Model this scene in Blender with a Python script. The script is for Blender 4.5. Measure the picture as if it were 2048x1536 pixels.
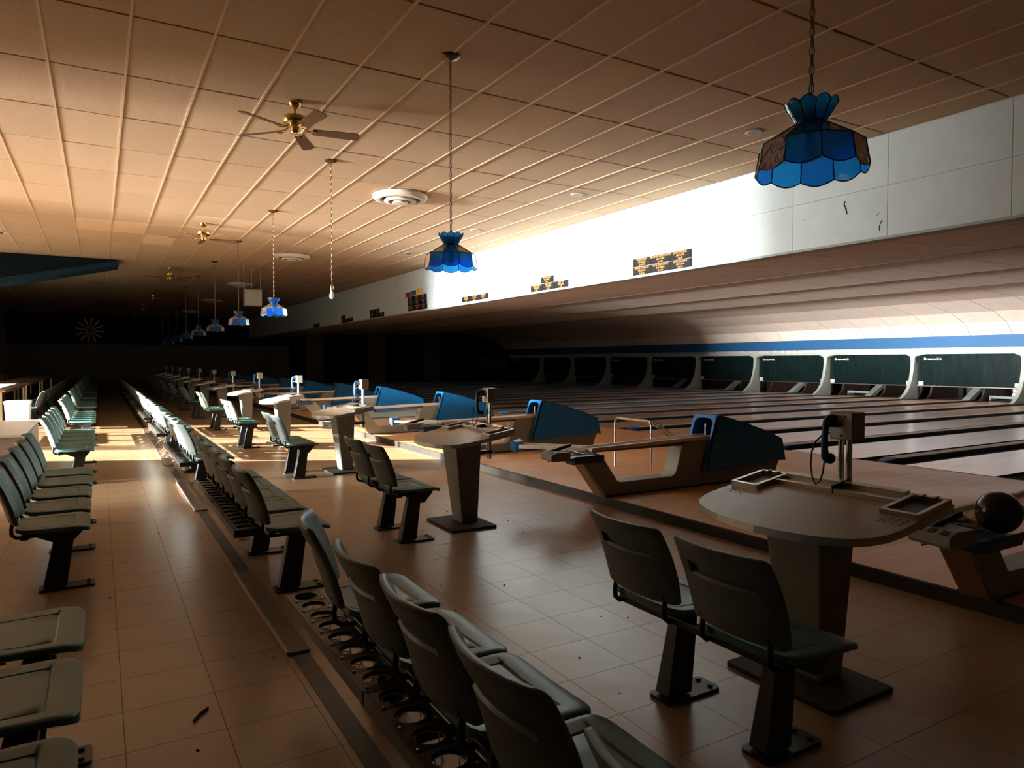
import bpy, math, random
from mathutils import Vector, Matrix
R = math.radians
random.seed(7)
S = bpy.context.scene
COL = S.collection
for o in list(bpy.data.objects):
    bpy.data.objects.remove(o)

# ------------------------------------------------------------------ camera
# world: X runs down the lanes (to the pins), Y runs down the concourse, Z up
cam = bpy.data.cameras.new('camera')
cam.sensor_width = 36.0
cam.lens = 1401.07 / 2048 * 36
cam.clip_end = 200
co = bpy.data.objects.new('camera', cam)
COL.objects.link(co)
YAW, PIT, ROL = .5326, -.0318, -.0008
Fv = Vector((math.sin(YAW)*math.cos(PIT), math.cos(YAW)*math.cos(PIT), math.sin(PIT)))
Rv = Vector((math.cos(YAW), -math.sin(YAW), 0))
Uv = Rv.cross(Fv)
R2 = math.cos(ROL)*Rv + math.sin(ROL)*Uv
U2 = -math.sin(ROL)*Rv + math.cos(ROL)*Uv
M = Matrix((R2, U2, -Fv)).transposed().to_4x4()
M.translation = Vector((0, 0, 1.42))
co.matrix_world = M
S.camera = co
S.view_settings.view_transform = 'Standard'
S.view_settings.look = 'None'
S.view_settings.gamma = 1
S.view_settings.use_curve_mapping = False
S.view_settings.exposure = 0.0
def proj(x, y, z):
    d = Vector((x, y, z-1.42)); w = d.dot(Fv)
    if w < .05: return None
    return 1024+1401.07*d.dot(R2)/w, 768-1401.07*d.dot(U2)/w, w

# ------------------------------------------------------------------ world + lights
W = bpy.data.worlds.new('world'); S.world = W; W.use_nodes = True
bg = W.node_tree.nodes['Background']
bg.inputs['Color'].default_value = (.62, .78, 1.0, 1)
bg.inputs['Strength'].default_value = .1
sun = bpy.data.lights.new('sun', 'SUN')
sun.energy = 46; sun.angle = R(.6); sun.color = (1, .93, .82)
so = bpy.data.objects.new('sun', sun); COL.objects.link(so)
SUN_DIR = Vector((1, -.50, -.42)).normalized()
so.rotation_euler = SUN_DIR.to_track_quat('-Z', 'Y').to_euler()
so.location = (-20, 14, 8)
# daylight that enters through the glazed entrance (window_1)
WX, WY0, WY1, WZ0, WZ1 = -11.5, 8.7, 13.0, .05, 2.32
def area(name, loc, sx, sy, energy, color, dirv):
    l = bpy.data.lights.new(name, 'AREA'); l.shape = 'RECTANGLE'; l.size = sx; l.size_y = sy
    l.energy = energy; l.color = color
    o = bpy.data.objects.new(name, l); COL.objects.link(o)
    o.location = loc; o.rotation_euler = Vector(dirv).to_track_quat('-Z', 'Y').to_euler()
    return o
NEAR = area('entrance_daylight', (WX+.12, (WY0+WY1)/2, 1.2), 3.1, 2.2, 1300, (1.0, .97, .93), (1, 0, .02))
NEAR.data.spread = R(110)
# added outdoor lamp, shining through the entrance to brighten drop wall and lane ceiling
area('outdoor_fill', (-26, 8.8, 1.1), 8.4, 2.2, 160000, (1.0, .985, .96), (1, 0, .03))

# ------------------------------------------------------------------ materials
MATS = {}
def mat(name, col=(.5,.5,.5), rough=.5, metal=0, spec=.5, noise=None, bump=None, var=0, emit=None, alpha=None, trans=0, build=None):
    m = bpy.data.materials.new(name); m.use_nodes = True
    nt = m.node_tree; b = nt.nodes['Principled BSDF']
    b.inputs['Base Color'].default_value = (*col, 1)
    b.inputs['Roughness'].default_value = rough
    b.inputs['Metallic'].default_value = metal
    b.inputs['Specular IOR Level'].default_value = spec
    if trans: b.inputs['Transmission Weight'].default_value = trans
    N, L = nt.nodes.new, nt.links.new
    if noise or bump or var or build:
        tc = N('ShaderNodeTexCoord')
    last = None
    if noise:        # (scale, amount, stretch)
        sc, am, st = noise
        mp = N('ShaderNodeMapping'); mp.inputs['Scale'].default_value = st
        L(tc.outputs['Object'], mp.inputs['Vector'])
        n = N('ShaderNodeTexNoise'); n.inputs['Scale'].default_value = sc; n.inputs['Detail'].default_value = 6
        L(mp.outputs[0], n.inputs['Vector'])
        mr = N('ShaderNodeMapRange'); mr.inputs[1].default_value = .25; mr.inputs[2].default_value = .75
        mr.inputs[3].default_value = 1-am; mr.inputs[4].default_value = 1+am
        L(n.outputs['Fac'], mr.inputs[0])
        mx = N('ShaderNodeVectorMath'); mx.operation = 'SCALE'
        mx.inputs[0].default_value = col
        L(mr.outputs[0], mx.inputs['Scale'])
        last = mx.outputs[0]
        rr = N('ShaderNodeMapRange'); rr.inputs[3].default_value = rough*.8; rr.inputs[4].default_value = min(1, rough*1.25)
        L(n.outputs['Fac'], rr.inputs[0]); L(rr.outputs[0], b.inputs['Roughness'])
    if var:
        oi = N('ShaderNodeObjectInfo')
        mr = N('ShaderNodeMapRange'); mr.inputs[3].default_value = 1-var; mr.inputs[4].default_value = 1+var
        L(oi.outputs['Random'], mr.inputs[0])
        mx = N('ShaderNodeVectorMath'); mx.operation = 'SCALE'
        if last: L(last, mx.inputs[0])
        else: mx.inputs[0].default_value = col
        L(mr.outputs[0], mx.inputs['Scale']); last = mx.outputs[0]
    if last: L(last, b.inputs['Base Color'])
    if bump:         # (scale, strength, distance)
        n = N('ShaderNodeTexNoise'); n.inputs['Scale'].default_value = bump[0]; n.inputs['Detail'].default_value = 4
        L(tc.outputs['Object'], n.inputs['Vector'])
        bp = N('ShaderNodeBump'); bp.inputs['Strength'].default_value = bump[1]; bp.inputs['Distance'].default_value = bump[2]
        L(n.outputs['Fac'], bp.inputs['Height']); L(bp.outputs[0], b.inputs['Normal'])
    if emit:
        b.inputs['Emission Color'].default_value = (*emit[0], 1); b.inputs['Emission Strength'].default_value = emit[1]
    MATS[name] = m
    return m
def boards(m, width, axis, col2, amt=.35, grain=60):
    """board by board colour change plus long grain, for strip wood"""
    nt = m.node_tree; b = nt.nodes['Principled BSDF']; N, L = nt.nodes.new, nt.links.new
    tc = N('ShaderNodeTexCoord'); sp = N('ShaderNodeSeparateXYZ'); L(tc.outputs['Object'], sp.inputs[0])
    dv = N('ShaderNodeMath'); dv.operation = 'DIVIDE'; dv.inputs[1].default_value = width
    L(sp.outputs[axis], dv.inputs[0])
    fl = N('ShaderNodeMath'); fl.operation = 'FLOOR'; L(dv.outputs[0], fl.inputs[0])
    wn = N('ShaderNodeTexWhiteNoise'); wn.noise_dimensions = '1D'; L(fl.outputs[0], wn.inputs['W'])
    mp = N('ShaderNodeMapping'); sc = [grain*.03]*3; sc[axis] = grain; mp.inputs['Scale'].default_value = sc
    L(tc.outputs['Object'], mp.inputs['Vector'])
    n = N('ShaderNodeTexNoise'); n.inputs['Scale'].default_value = 1; n.inputs['Detail'].default_value = 5
    L(mp.outputs[0], n.inputs['Vector'])
    big = N('ShaderNodeTexNoise'); big.inputs['Scale'].default_value = .9; big.inputs['Detail'].default_value = 6
    L(tc.outputs['Object'], big.inputs['Vector'])
    a = N('ShaderNodeMath'); a.operation = 'MULTIPLY_ADD'; a.inputs[1].default_value = amt; L(wn.outputs['Value'], a.inputs[0])
    mu = N('ShaderNodeMath'); mu.operation = 'MULTIPLY'; mu.inputs[1].default_value = .5; L(n.outputs['Fac'], mu.inputs[0])
    L(mu.outputs[0], a.inputs[2])
    a2 = N('ShaderNodeMath'); a2.operation = 'MULTIPLY_ADD'; a2.inputs[1].default_value = .5; L(big.outputs['Fac'], a2.inputs[0]); L(a.outputs[0], a2.inputs[2])
    mx = N('ShaderNodeMix'); mx.data_type = 'RGBA'
    mr = N('ShaderNodeMapRange'); mr.inputs[1].default_value = .35; mr.inputs[2].default_value = .95; L(a2.outputs[0], mr.inputs[0])
    L(mr.outputs[0], mx.inputs['Factor'])
    mx.inputs['A'].default_value = b.inputs['Base Color'].default_value
    mx.inputs['B'].default_value = (*col2, 1)
    L(mx.outputs['Result'], b.inputs['Base Color'])
    rr = N('ShaderNodeMapRange'); r0 = b.inputs['Roughness'].default_value
    rr.inputs[3].default_value = r0*.7; rr.inputs[4].default_value = r0*1.5
    L(big.outputs['Fac'], rr.inputs[0]); L(rr.outputs[0], b.inputs['Roughness'])
mat('vinyl', (.39, .25, .14), .29, noise=(5, .10, (1,1,1)), var=.02, bump=(2.2, .10, .02))
mat('vinyl_far', (.39, .25, .14), .29, noise=(5, .10, (1,1,1)), bump=(2.2, .10, .02))
mat('grout', (.24, .16, .10), .7)
m = mat('approach', (.60, .28, .105), .32); boards(m, .027, 1, (.78, .42, .19), .4)
m = mat('lane', (.66, .41, .28), .18); boards(m, .027, 1, (.82, .56, .40), .4)
mat('gutter', (.016, .028, .04), .35)
mat('divider', (.012, .055, .11), .4)
mat('divider_top', (.50, .43, .34), .45, noise=(9, .15, (1,4,1)))
mat('blue_plastic', (.006, .135, .37), .38, noise=(6, .1, (1,1,1)))
mat('navy_plastic', (.01, .07, .16), .4)
mat('blue_wall', (.0006, .058, .155), .6, noise=(2, .12, (1,1,1)))
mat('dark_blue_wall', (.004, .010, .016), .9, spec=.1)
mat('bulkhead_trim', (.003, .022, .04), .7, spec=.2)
mat('tile', (.46, .315, .19), .85, noise=(26, .10, (1,1,1)), var=.05, bump=(70, .5, .004))
mat('tile_pale', (.60, .42, .26), .85, noise=(26, .08, (1,1,1)), bump=(70, .5, .004))
mat('runner', (.54, .39, .25), .5)
mat('plenum', (.10, .06, .035), .9)
mat('lane_ceiling', (.74, .61, .52), .7, noise=(3, .06, (1,1,1)), var=.02)
mat('soffit', (.58, .68, .70), .6, noise=(4, .05, (1,1,1)), var=.02, bump=(8, .25, .006))
mat('soffit_gap', (.42, .46, .46), .7)
mat('crack', (.03, .025, .02), .9)
mat('panel_wood', (.10, .065, .04), .5, noise=(7, .25, (6,1,.4)))
mat('wall_dark', (.045, .04, .035), .8)
mat('wall_tan', (.33, .25, .17), .8, noise=(3, .1, (1,1,1)))
mat('seat', (.07, .19, .185), .38, noise=(18, .12, (1,1,1)), bump=(160, .25, .001))
mat('shell', (.135, .165, .155), .42, noise=(14, .12, (1,1,1)), bump=(160, .25, .001))
mat('black', (.013, .013, .012), .45)
mat('rubber', (.020, .016, .012), .8, noise=(20, .3, (1,1,1)), bump=(40, .4, .003))
mat('chrome', (.62, .58, .54), .2, 1)
mat('steel', (.62, .59, .54), .3, 1)
mat('alu', (.60, .55, .47), .35, 1, noise=(60, .08, (1,20,1)))
mat('brass', (.60, .40, .13), .25, 1)
mat('tray_metal', (.05, .042, .035), .38, .6)
mat('bronze', (.16, .10, .06), .4, 1)
mat('blade', (.17, .075, .035), .45, noise=(20, .3, (1,8,1)))
mat('laminate', (.47, .39, .30), .32, noise=(9, .07, (1,1,1)))
mat('pedestal', (.19, .19, .155), .45, noise=(5, .08, (1,1,1)))
mat('beige_metal', (.27, .265, .215), .45, noise=(5, .08, (1,1,1)))
mat('ball_rail', (.76, .66, .56), .4)
mat('bar_wood', (.24, .105, .045), .4, noise=(12, .3, (1,6,1)))
mat('grey_plastic', (.28, .28, .24), .5)
mat('white_plastic', (.78, .76, .70), .4)
mat('white_paint', (.60, .53, .44), .5)
mat('mask_frame', (.30, .335, .31), .5, noise=(4, .06, (1,1,1)))
mat('mask_glass', (.004, .010, .010), .25, spec=.25, noise=(3, .15, (1, 3, .5)))
mat('ink_white', (.80, .82, .80), .6)
mat('ink_orange', (.55, .25, .07), .6)
mat('ink_black', (.02, .02, .02), .6)
mat('plaque', (.008, .0075, .0075), .5, spec=.2)
mat('plaque_red', (.35, .02, .025), .5)
mat('plaque_blue', (.02, .11, .22), .5)
mat('plaque_yellow', (.80, .48, .02), .5)
mat('pin_white', (.85, .85, .82), .25)
mat('red', (.55, .02, .02), .35)
mat('ball', (.012, .012, .012), .18)
mat('kick', (.055, .03, .022), .5)
mat('sheet', (.50, .44, .40), .5)
mat('strip', (.055, .038, .026), .5, noise=(20, .3, (1,.3,1)))
mat('strip_cover', (.20, .135, .085), .45, noise=(20, .2, (1,.3,1)))
mat('wood_edge', (.62, .27, .07), .45, noise=(14, .2, (1,5,1)))
mat('table_white', (.72, .70, .66), .35)
mat('cabinet', (.25, .17, .11), .55, noise=(6, .15, (1,1,1)))
mat('bulb', (.92, .90, .84), .15, trans=.35)
mat('lead', (.045, .045, .042), .35, .8)
mat('dust', (.05, .035, .025), .9)
mat('asphalt', (.07, .07, .07), .9)
mat('frame_metal', (.25, .23, .2), .4, .7)
def glass(name, col, tr, rough=.08):
    m = bpy.data.materials.new(name); m.use_nodes = True; nt = m.node_tree
    nt.nodes.clear(); N, L = nt.nodes.new, nt.links.new
    out = N('ShaderNodeOutputMaterial')
    t = N('ShaderNodeBsdfTransparent'); t.inputs[0].default_value = (*col, 1)
    tl = N('ShaderNodeBsdfTranslucent'); tl.inputs[0].default_value = (*col, 1)
    g = N('ShaderNodeBsdfGlossy'); g.inputs['Roughness'].default_value = rough
    tc = N('ShaderNodeTexCoord'); n = N('ShaderNodeTexNoise'); n.inputs['Scale'].default_value = 14; n.inputs['Distortion'].default_value = 1.5
    L(tc.outputs['Object'], n.inputs[0])
    b = N('ShaderNodeBump'); b.inputs['Strength'].default_value = .5; b.inputs['Distance'].default_value = .01
    L(n.outputs['Fac'], b.inputs['Height']); L(b.outputs[0], g.inputs['Normal'])
    m1 = N('ShaderNodeMixShader'); m1.inputs[0].default_value = tr
    L(tl.outputs[0], m1.inputs[1]); L(t.outputs[0], m1.inputs[2])
    fr = N('ShaderNodeFresnel'); fr.inputs[0].default_value = 1.3; L(b.outputs[0], fr.inputs['Normal'])
    m2 = N('ShaderNodeMixShader'); L(fr.outputs[0], m2.inputs[0]); L(m1.outputs[0], m2.inputs[1]); L(g.outputs[0], m2.inputs[2])
    L(m2.outputs[0], out.inputs[0]); MATS[name] = m
glass('stained_blue', (.02, .34, .95), .45)
glass('stained_deep', (.014, .21, .82), .45)
glass('stained_clear', (.80, .78, .70), .25)
glass('pane', (.96, .97, .97), 1.0)

# ------------------------------------------------------------------ mesh helpers
class MB:
    def __init__(s): s.v = []; s.f = []; s.m = []
    def add(s, vs, fs, mi=0, T=None):
        o = len(s.v)
        for p in vs:
            p = Vector(p)
            s.v.append(tuple(T @ p) if T is not None else tuple(p))
        for f in fs: s.f.append(tuple(i+o for i in f)); s.m.append(mi)
        return s
    def box(s, x0, x1, y0, y1, z0, z1, mi=0, T=None):
        vs = [(x,y,z) for z in (z0,z1) for y in (y0,y1) for x in (x0,x1)]
        return s.add(vs, [(0,2,3,1),(4,5,7,6),(0,1,5,4),(2,6,7,3),(0,4,6,2),(1,3,7,5)], mi, T)
    def hexa(s, b, t, mi=0, T=None):     # bottom loop of 4, top loop of 4 (ccw from above)
        return s.add(list(b)+list(t), [(3,2,1,0),(4,5,6,7),(0,1,5,4),(1,2,6,5),(2,3,7,6),(3,0,4,7)], mi, T)
    def prism(s, poly, a, b, plane='XZ', mi=0, T=None, side=None):
        n = len(poly)
        def P(p, h):
            if plane == 'XZ': return (p[0], h, p[1])
            if plane == 'XY': return (p[0], p[1], h)
            return (h, p[0], p[1])
        vs = [P(p,a) for p in poly]+[P(p,b) for p in poly]
        fs = [tuple(range(n)), tuple(range(2*n-1, n-1, -1))]
        s.add(vs, fs, mi, T); o = len(s.v)-2*n
        for i in range(n):
            j = (i+1) % n
            s.f.append((o+i, o+n+i, o+n+j, o+j)); s.m.append(mi if side is None else side)
        return s
    def lathe(s, prof, seg=16, mi=0, T=None, close=True):
        vs = []
        for r, z in prof:
            for i in range(seg):
                a = 2*math.pi*i/seg; vs.append((r*math.cos(a), r*math.sin(a), z))
        fs = []
        for k in range(len(prof)-1):
            for i in range(seg):
                j = (i+1) % seg
                fs.append((k*seg+i, k*seg+j, (k+1)*seg+j, (k+1)*seg+i))
        if close:
            fs.append(tuple(range(seg-1, -1, -1))); fs.append(tuple(range((len(prof)-1)*seg, len(prof)*seg)))
        return s.add(vs, fs, mi, T)
    def tube(s, pts, r, seg=8, mi=0, T=None, cyclic=False):
        pts = [Vector(p) for p in pts]; n = len(pts); vs = []; fs = []
        prev = None
        for i, p in enumerate(pts):
            a = pts[(i-1) % n] if (i > 0 or cyclic) else p
            b = pts[(i+1) % n] if (i < n-1 or cyclic) else p
            t = (b-a).normalized()
            if prev is None:
                u = t.orthogonal().normalized()
            else:
                u = (prev - t*prev.dot(t)).normalized()
            prev = u; w = t.cross(u)
            rr = r[i] if isinstance(r, (list, tuple)) else r
            for k in range(seg):
                an = 2*math.pi*k/seg
                vs.append(p + (u*math.cos(an)+w*math.sin(an))*rr)
        m_ = n if cyclic else n-1
        for i in range(m_):
            i2 = (i+1) % n
            for k in range(seg):
                k2 = (k+1) % seg
                fs.append((i*seg+k, i*seg+k2, i2*seg+k2, i2*seg+k))
        if not cyclic:
            fs.append(tuple(range(seg-1,-1,-1))); fs.append(tuple(range((n-1)*seg, n*seg)))
        return s.add(vs, fs, mi, T)
    def mesh(s, name, mats, smooth=None):
        me = bpy.data.meshes.new(name); me.from_pydata(s.v, [], s.f)
        for mm in (mats if isinstance(mats, (list, tuple)) else [mats]): me.materials.append(MATS[mm])
        me.polygons.foreach_set('material_index', s.m)
        me.update()
        import bmesh
        bm = bmesh.new(); bm.from_mesh(me); bmesh.ops.recalc_face_normals(bm, faces=bm.faces); bm.to_mesh(me); bm.free()
        if smooth is not None:
            me.polygons.foreach_set('use_smooth', [True]*len(me.polygons))
            me.set_sharp_from_angle(angle=R(smooth))
        return me
    def build(s, name, mats, parent=None, smooth=None, bevel=0, loc=None, rot=None):
        o = bpy.data.objects.new(name, s.mesh(name, mats, smooth)); COL.objects.link(o)
        if parent: o.parent = parent
        if loc: o.location = loc
        if rot: o.rotation_euler = rot
        if bevel:
            bv = o.modifiers.new('bevel', 'BEVEL'); bv.width = bevel; bv.segments = 2; bv.limit_method = 'ANGLE'; bv.angle_limit = R(40)
        return o
def obj(name, me, parent=None, loc=None, rot=None, scale=None):
    o = bpy.data.objects.new(name, me); COL.objects.link(o)
    if parent: o.parent = parent
    if loc: o.location = loc
    if rot: o.rotation_euler = rot
    if scale: o.scale = scale
    return o
def tag(o, label, cat, group=None):
    o['label'] = label; o['category'] = cat
    if group: o['group'] = group
    return o
def thing(name, label, cat, loc=(0,0,0), rz=0, group=None):
    o = bpy.data.objects.new(name, None); COL.objects.link(o); o.empty_display_size = .1
    o.location = loc; o.rotation_euler = (0,0,rz)
    return tag(o, label, cat, group)
def struct(o, label=None):
    o['kind'] = 'structure'
    if label: o['label'] = label
    return o
def copy_tree(o, parent=None):
    c = o.copy(); COL.objects.link(c)
    if parent is not None:
        c.parent = parent; c.matrix_parent_inverse = o.matrix_parent_inverse
    for ch in KIDS.get(o.name, []): copy_tree(ch, c)
    return c
KIDS = {}
def index_kids(o):
    KIDS[o.name] = [c for c in bpy.data.objects if c.parent == o]
    for c in KIDS[o.name]: index_kids(c)
def place(proto, i, loc, rz=0, label=None, group=None):
    o = proto if i == 0 else copy_tree(proto)
    o.location = loc; o.rotation_euler = (0, 0, rz)
    if label: o['label'] = label
    if group: o['group'] = group
    return o
def arc(cx, cy, r, a0, a1, n):
    return [(cx+r*math.cos(R(a0+(a1-a0)*i/n)), cy+r*math.sin(R(a0+(a1-a0)*i/n))) for i in range(n+1)]
def rrect(x0, x1, y0, y1, r, n=4):
    return arc(x1-r,y1-r,r,0,90,n)+arc(x0+r,y1-r,r,90,180,n)+arc(x0+r,y0+r,r,180,270,n)+arc(x1-r,y0+r,r,270,360,n)
TXT = {}
def text_mesh(s, size, matn, depth=.0008, align='CENTER'):
    key = (s, size, matn, align)
    if key in TXT: return TXT[key]
    cu = bpy.data.curves.new('text', 'FONT'); cu.body = s; cu.size = size; cu.align_x = align; cu.align_y = 'CENTER'; cu.extrude = depth
    cu.resolution_u = 2
    o = bpy.data.objects.new('text', cu); COL.objects.link(o)
    dg = bpy.context.evaluated_depsgraph_get()
    me = bpy.data.meshes.new_from_object(o.evaluated_get(dg))
    bpy.data.objects.remove(o); bpy.data.curves.remove(cu)
    me.materials.clear(); me.materials.append(MATS[matn])
    TXT[key] = me
    return me
NTH = ['nearest','second nearest','third nearest','fourth nearest','fifth nearest','sixth nearest','seventh nearest','eighth nearest','ninth nearest','tenth nearest','eleventh nearest','twelfth nearest','thirteenth nearest','fourteenth nearest']

# ------------------------------------------------------------------ constants of the place
P = 3.48                       # pitch of a lane pair
BR0 = 5.54 - P                 # Y of the nearest ball return
NP = 12                        # pairs along the hall
YF, YN = 43.4, -5.0            # far and near end walls
STEP = 4.28; FOUL = 8.95; LZ = .08
CZ = 3.96; SX = 7.62; SZ = 2.815
MX = 25.0

# ------------------------------------------------------------------ floor
TS = .345
fb = MB(); fb.box(-11.6, STEP, YN, 13.25, -.12, -.003); fb.box(-4.1, STEP, 13.25, YF, -.12, -.003)
floor = struct(fb.build('floor', 'grout'))
cells = []
nx0, nx1 = math.floor((-11.6-.06)/TS)+1, math.ceil((STEP-.06)/TS)
ny0, ny1 = math.floor((YN-3.21)/TS)+1, math.ceil((YF-3.21)/TS)
for i in range(nx0, nx1):
    for j in range(ny0, ny1):
        x0, x1 = .06+i*TS, min(.06+(i+1)*TS, STEP); y0 = 3.21+j*TS
        if y0+TS > 13.3 and x0 < -4.1: continue
        cells.append((x0, x1, y0))
def vis_area(x, y, z, s):
    p = proj(x, y, z)
    if not p or not (-60 < p[0] < 2108 and -60 < p[1] < 1596): return 0
    return s*abs(z-1.42)/p[2]**3
cells.sort(key=lambda c: -vis_area((c[0]+c[1])/2, c[2]+TS/2, 0, (c[1]-c[0])*TS))
G = .0007
def tile_mb(w, h):
    e = .0006
    mb = MB(); mb.add([(G,G,-.003),(w-G,G,-.003),(w-G,h-G,-.003),(G,h-G,-.003),(G+e,G+e,0),(w-G-e,G+e,0),(w-G-e,h-G-e,0),(G+e,h-G-e,0)],
        [(4,5,6,7),(0,1,5,4),(1,2,6,5),(2,3,7,6),(3,0,4,7)]); return mb
tm = tile_mb(TS, TS).mesh('floor_tile', 'vinyl')
n_t = 0
rest = MB()
for x0, x1, y0 in cells:
    if n_t < 300 and abs(x1-x0-TS) < 1e-4:
        obj('floor_tile', tm, floor, (x0, y0, 0)); n_t += 1
    else:
        rest.add([(x0+G,y0+G,0),(x1-G,y0+G,0),(x1-G,y0+TS-G,0),(x0+G,y0+TS-G,0)], [(0,1,2,3)])
o = rest.build('floor_tile_field', 'vinyl_far', floor); o['kind'] = 'stuff'

# approach and lanes
o = MB().box(STEP+.03, FOUL, YN, YF, -.1, LZ).build('floor', 'approach'); struct(o, 'raised orange maple approach in front of the lanes')
o = MB().box(FOUL, 28.5, YN, YF, -.3, -.06).build('floor', 'gutter'); struct(o, 'dark bed under the lanes')
o = MB().prism([(STEP-.012,0),(STEP+.03,0),(STEP+.03,LZ),(STEP+.02,LZ+.006),(STEP-.006,LZ+.006),(STEP-.012,LZ-.004)], YN, YF).build('trim_1', 'rubber'); struct(o, 'dark rubber nosing along the approach step')
o = MB().box(FOUL-.03, FOUL+.006, YN, YF, LZ-.01, LZ+.0012).build('trim_2', 'strip'); struct(o, 'dark foul line across the lanes')
lane_bed = MB().box(FOUL+.01, 27.6, -.53, .53, -.05, LZ).mesh('lane_bed', 'lane')
def gutter_mb():
    pr = [(-.1175, LZ-.005), (-.1175, LZ-.04), (-.08, LZ-.075), (0, LZ-.09), (.08, LZ-.075), (.1175, LZ-.04), (.1175, LZ-.005)]
    mb = MB(); n = len(pr)
    mb.add([(FOUL+.01,y,z) for y,z in pr]+[(27.6,y,z) for y,z in pr], [(i,i+1,n+i+1,n+i) for i in range(n-1)]); return mb
gut = gutter_mb().mesh('gutter', 'gutter', 40)
cap_plain = MB().box(FOUL+.02, 27.6, -.03, .03, -.05, LZ+.012, 0).mesh('cap', 'divider_top')
# dividers: sides dark blue, top cream, blue nose at the foul line on the ball-return ones
def divider(y, label, nose, group):
    t = thing('lane_divider', label, 'divider', (0, y, 0), 0, group)
    h = LZ+.022
    obj('body', DIVB if nose == 1 else DIVB2, t); obj('top_strip', DIVT if nose == 1 else DIVT2, t)
    if nose: obj('nose', DIVN, t)
DIVB = MB().box(FOUL+.28, 27.6, -.095, .095, -.05, LZ+.03).mesh('divider_body', 'divider')
DIVT = MB().box(FOUL+.28, 27.6, -.085, .095, LZ+.03, LZ+.036).mesh('divider_top', 'divider_top')
mb = MB(); mb.hexa([(FOUL+.03,-.06,LZ-.02),(FOUL+.30,-.095,LZ-.02),(FOUL+.30,.095,LZ-.02),(FOUL+.03,.06,LZ-.02)],
                   [(FOUL+.06,-.045,LZ+.012),(FOUL+.29,-.093,LZ+.042),(FOUL+.29,.093,LZ+.042),(FOUL+.06,.045,LZ+.012)])
DIVN = mb.mesh('divider_nose', 'blue_plastic')
DIVB2 = MB().box(FOUL+.28, 24.05, -.095, .095, -.05, LZ+.03).mesh('divider_body', 'divider')
DIVT2 = MB().box(FOUL+.28, 24.05, -.085, .095, LZ+.03, LZ+.036).mesh('divider_top', 'divider_top')
lane_no = 21
li = 0
for k in range(NP):
    yb = BR0+k*P
    lit = k < 5
    divider(yb, (f'{NTH[k]} lane divider with a blue nose at the foul line' if lit else 'far lane divider lost in the dark end of the hall'), True, 'lane dividers')
    divider(yb+P/2, (f'{NTH[k]} plain low divider between two neighbouring pairs of lanes' if lit else 'far lane divider lost in the dark end of the hall'), 2, 'lane dividers')
    for sgn in (-1, 1):
        y = yb+sgn*P/4
        if y > YF-.8: continue
        num = 20-li
        t = thing('bowling_lane', (f'polished maple bowling lane, {NTH[li]} to the camera' if li < 12 else 'far bowling lane in the dark end of the hall'), 'bowling lane', (0, y, 0), 0, 'bowling lanes')
        obj('lane_bed', lane_bed, t)
        for s2 in (-1, 1): obj('gutter', gut, t, (0, s2*.6525, 0))
        li += 1

# floor strip with raised cover plates
o = MB().box(.78, .86, YN, YF, 0, .004).build('trim_3', 'strip'); struct(o, 'dark flat strip let into the vinyl floor of the concourse')
for a, b in ((3.42, 4.92), (7.2, 9.0), (10.6, 12.4), (14.4, 16.2)):
    c = MB().box(.765, .87, a, b, .004, .016).build('strip_cover', 'strip_cover', o, bevel=.003)
    MB().box(.755, .766, a, b, .004, .022).build('edge', 'laminate', c)  # paler lip paints the highlight along the cover's left edge

# ------------------------------------------------------------------ ceiling
RY = 13.25; RXW = -4.15      # the building steps in beyond the entrance
ceil = struct(MB().box(-11.6, SX, YN, RY, CZ+.03, CZ+.2).box(RXW, SX, RY, YF, CZ+.03, CZ+.2).build('ceiling', 'plenum'))
TX, TY = .578, 1.238
RX0, RY0 = .246, 5.93-1.238*9
ci0 = math.floor((-11.6-RX0)/TX); ci1 = math.ceil((SX-RX0)/TX)
run_mb = MB().box(-.010, .010, YN, YF, CZ-.004, CZ+.02).mesh('grid_runner', 'runner')
run_s = MB().box(-.010, .010, YN, RY, CZ-.004, CZ+.02).mesh('grid_runner', 'runner')
for i in range(ci0+1, ci1):
    obj('grid_runner', run_mb if RX0+i*TX > RXW else run_s, ceil, (RX0+i*TX, 0, 0))
cells = []
for i in range(ci0, ci1):
    for j in range(0, 41):
        x0 = max(RX0+i*TX, -11.6); x1 = min(RX0+(i+1)*TX, SX); y0 = RY0+j*TY
        if y0+TY > RY+.2 and x1 < RXW+.1: continue
        if x1-x0 > .05: cells.append((x0, x1, y0))
cells.sort(key=lambda c: -vis_area((c[0]+c[1])/2, c[2]+TY/2, CZ, (c[1]-c[0])*TY))
def ctile(w, h, mb, ox=0, oy=0, z=0):
    g, gy, e = .004, .0085, .006
    mb.add([(ox+g,oy+gy,z+.03),(ox+w-g,oy+gy,z+.03),(ox+w-g,oy+h-gy,z+.03),(ox+g,oy+h-gy,z+.03),(ox+g,oy+gy,z+e),(ox+w-g,oy+gy,z+e),(ox+w-g,oy+h-gy,z+e),(ox+g,oy+h-gy,z+e),
            (ox+g+e,oy+gy+e,z),(ox+w-g-e,oy+gy+e,z),(ox+w-g-e,oy+h-gy-e,z),(ox+g+e,oy+h-gy-e,z)],
           [(11,10,9,8),(0,4,5,1),(1,5,6,2),(2,6,7,3),(3,7,4,0),(4,8,9,5),(5,9,10,6),(6,10,11,7),(7,11,8,4)])
    return mb
cm = ctile(TX, TY, MB()).mesh('ceiling_tile', 'tile'); cmp_ = ctile(TX, TY, MB()).mesh('ceiling_tile', 'tile_pale')
n_t = 0; rest = MB()
pale = {(-1, 16), (0, 16), (1, 17), (3, 15), (2, 15)}
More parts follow.
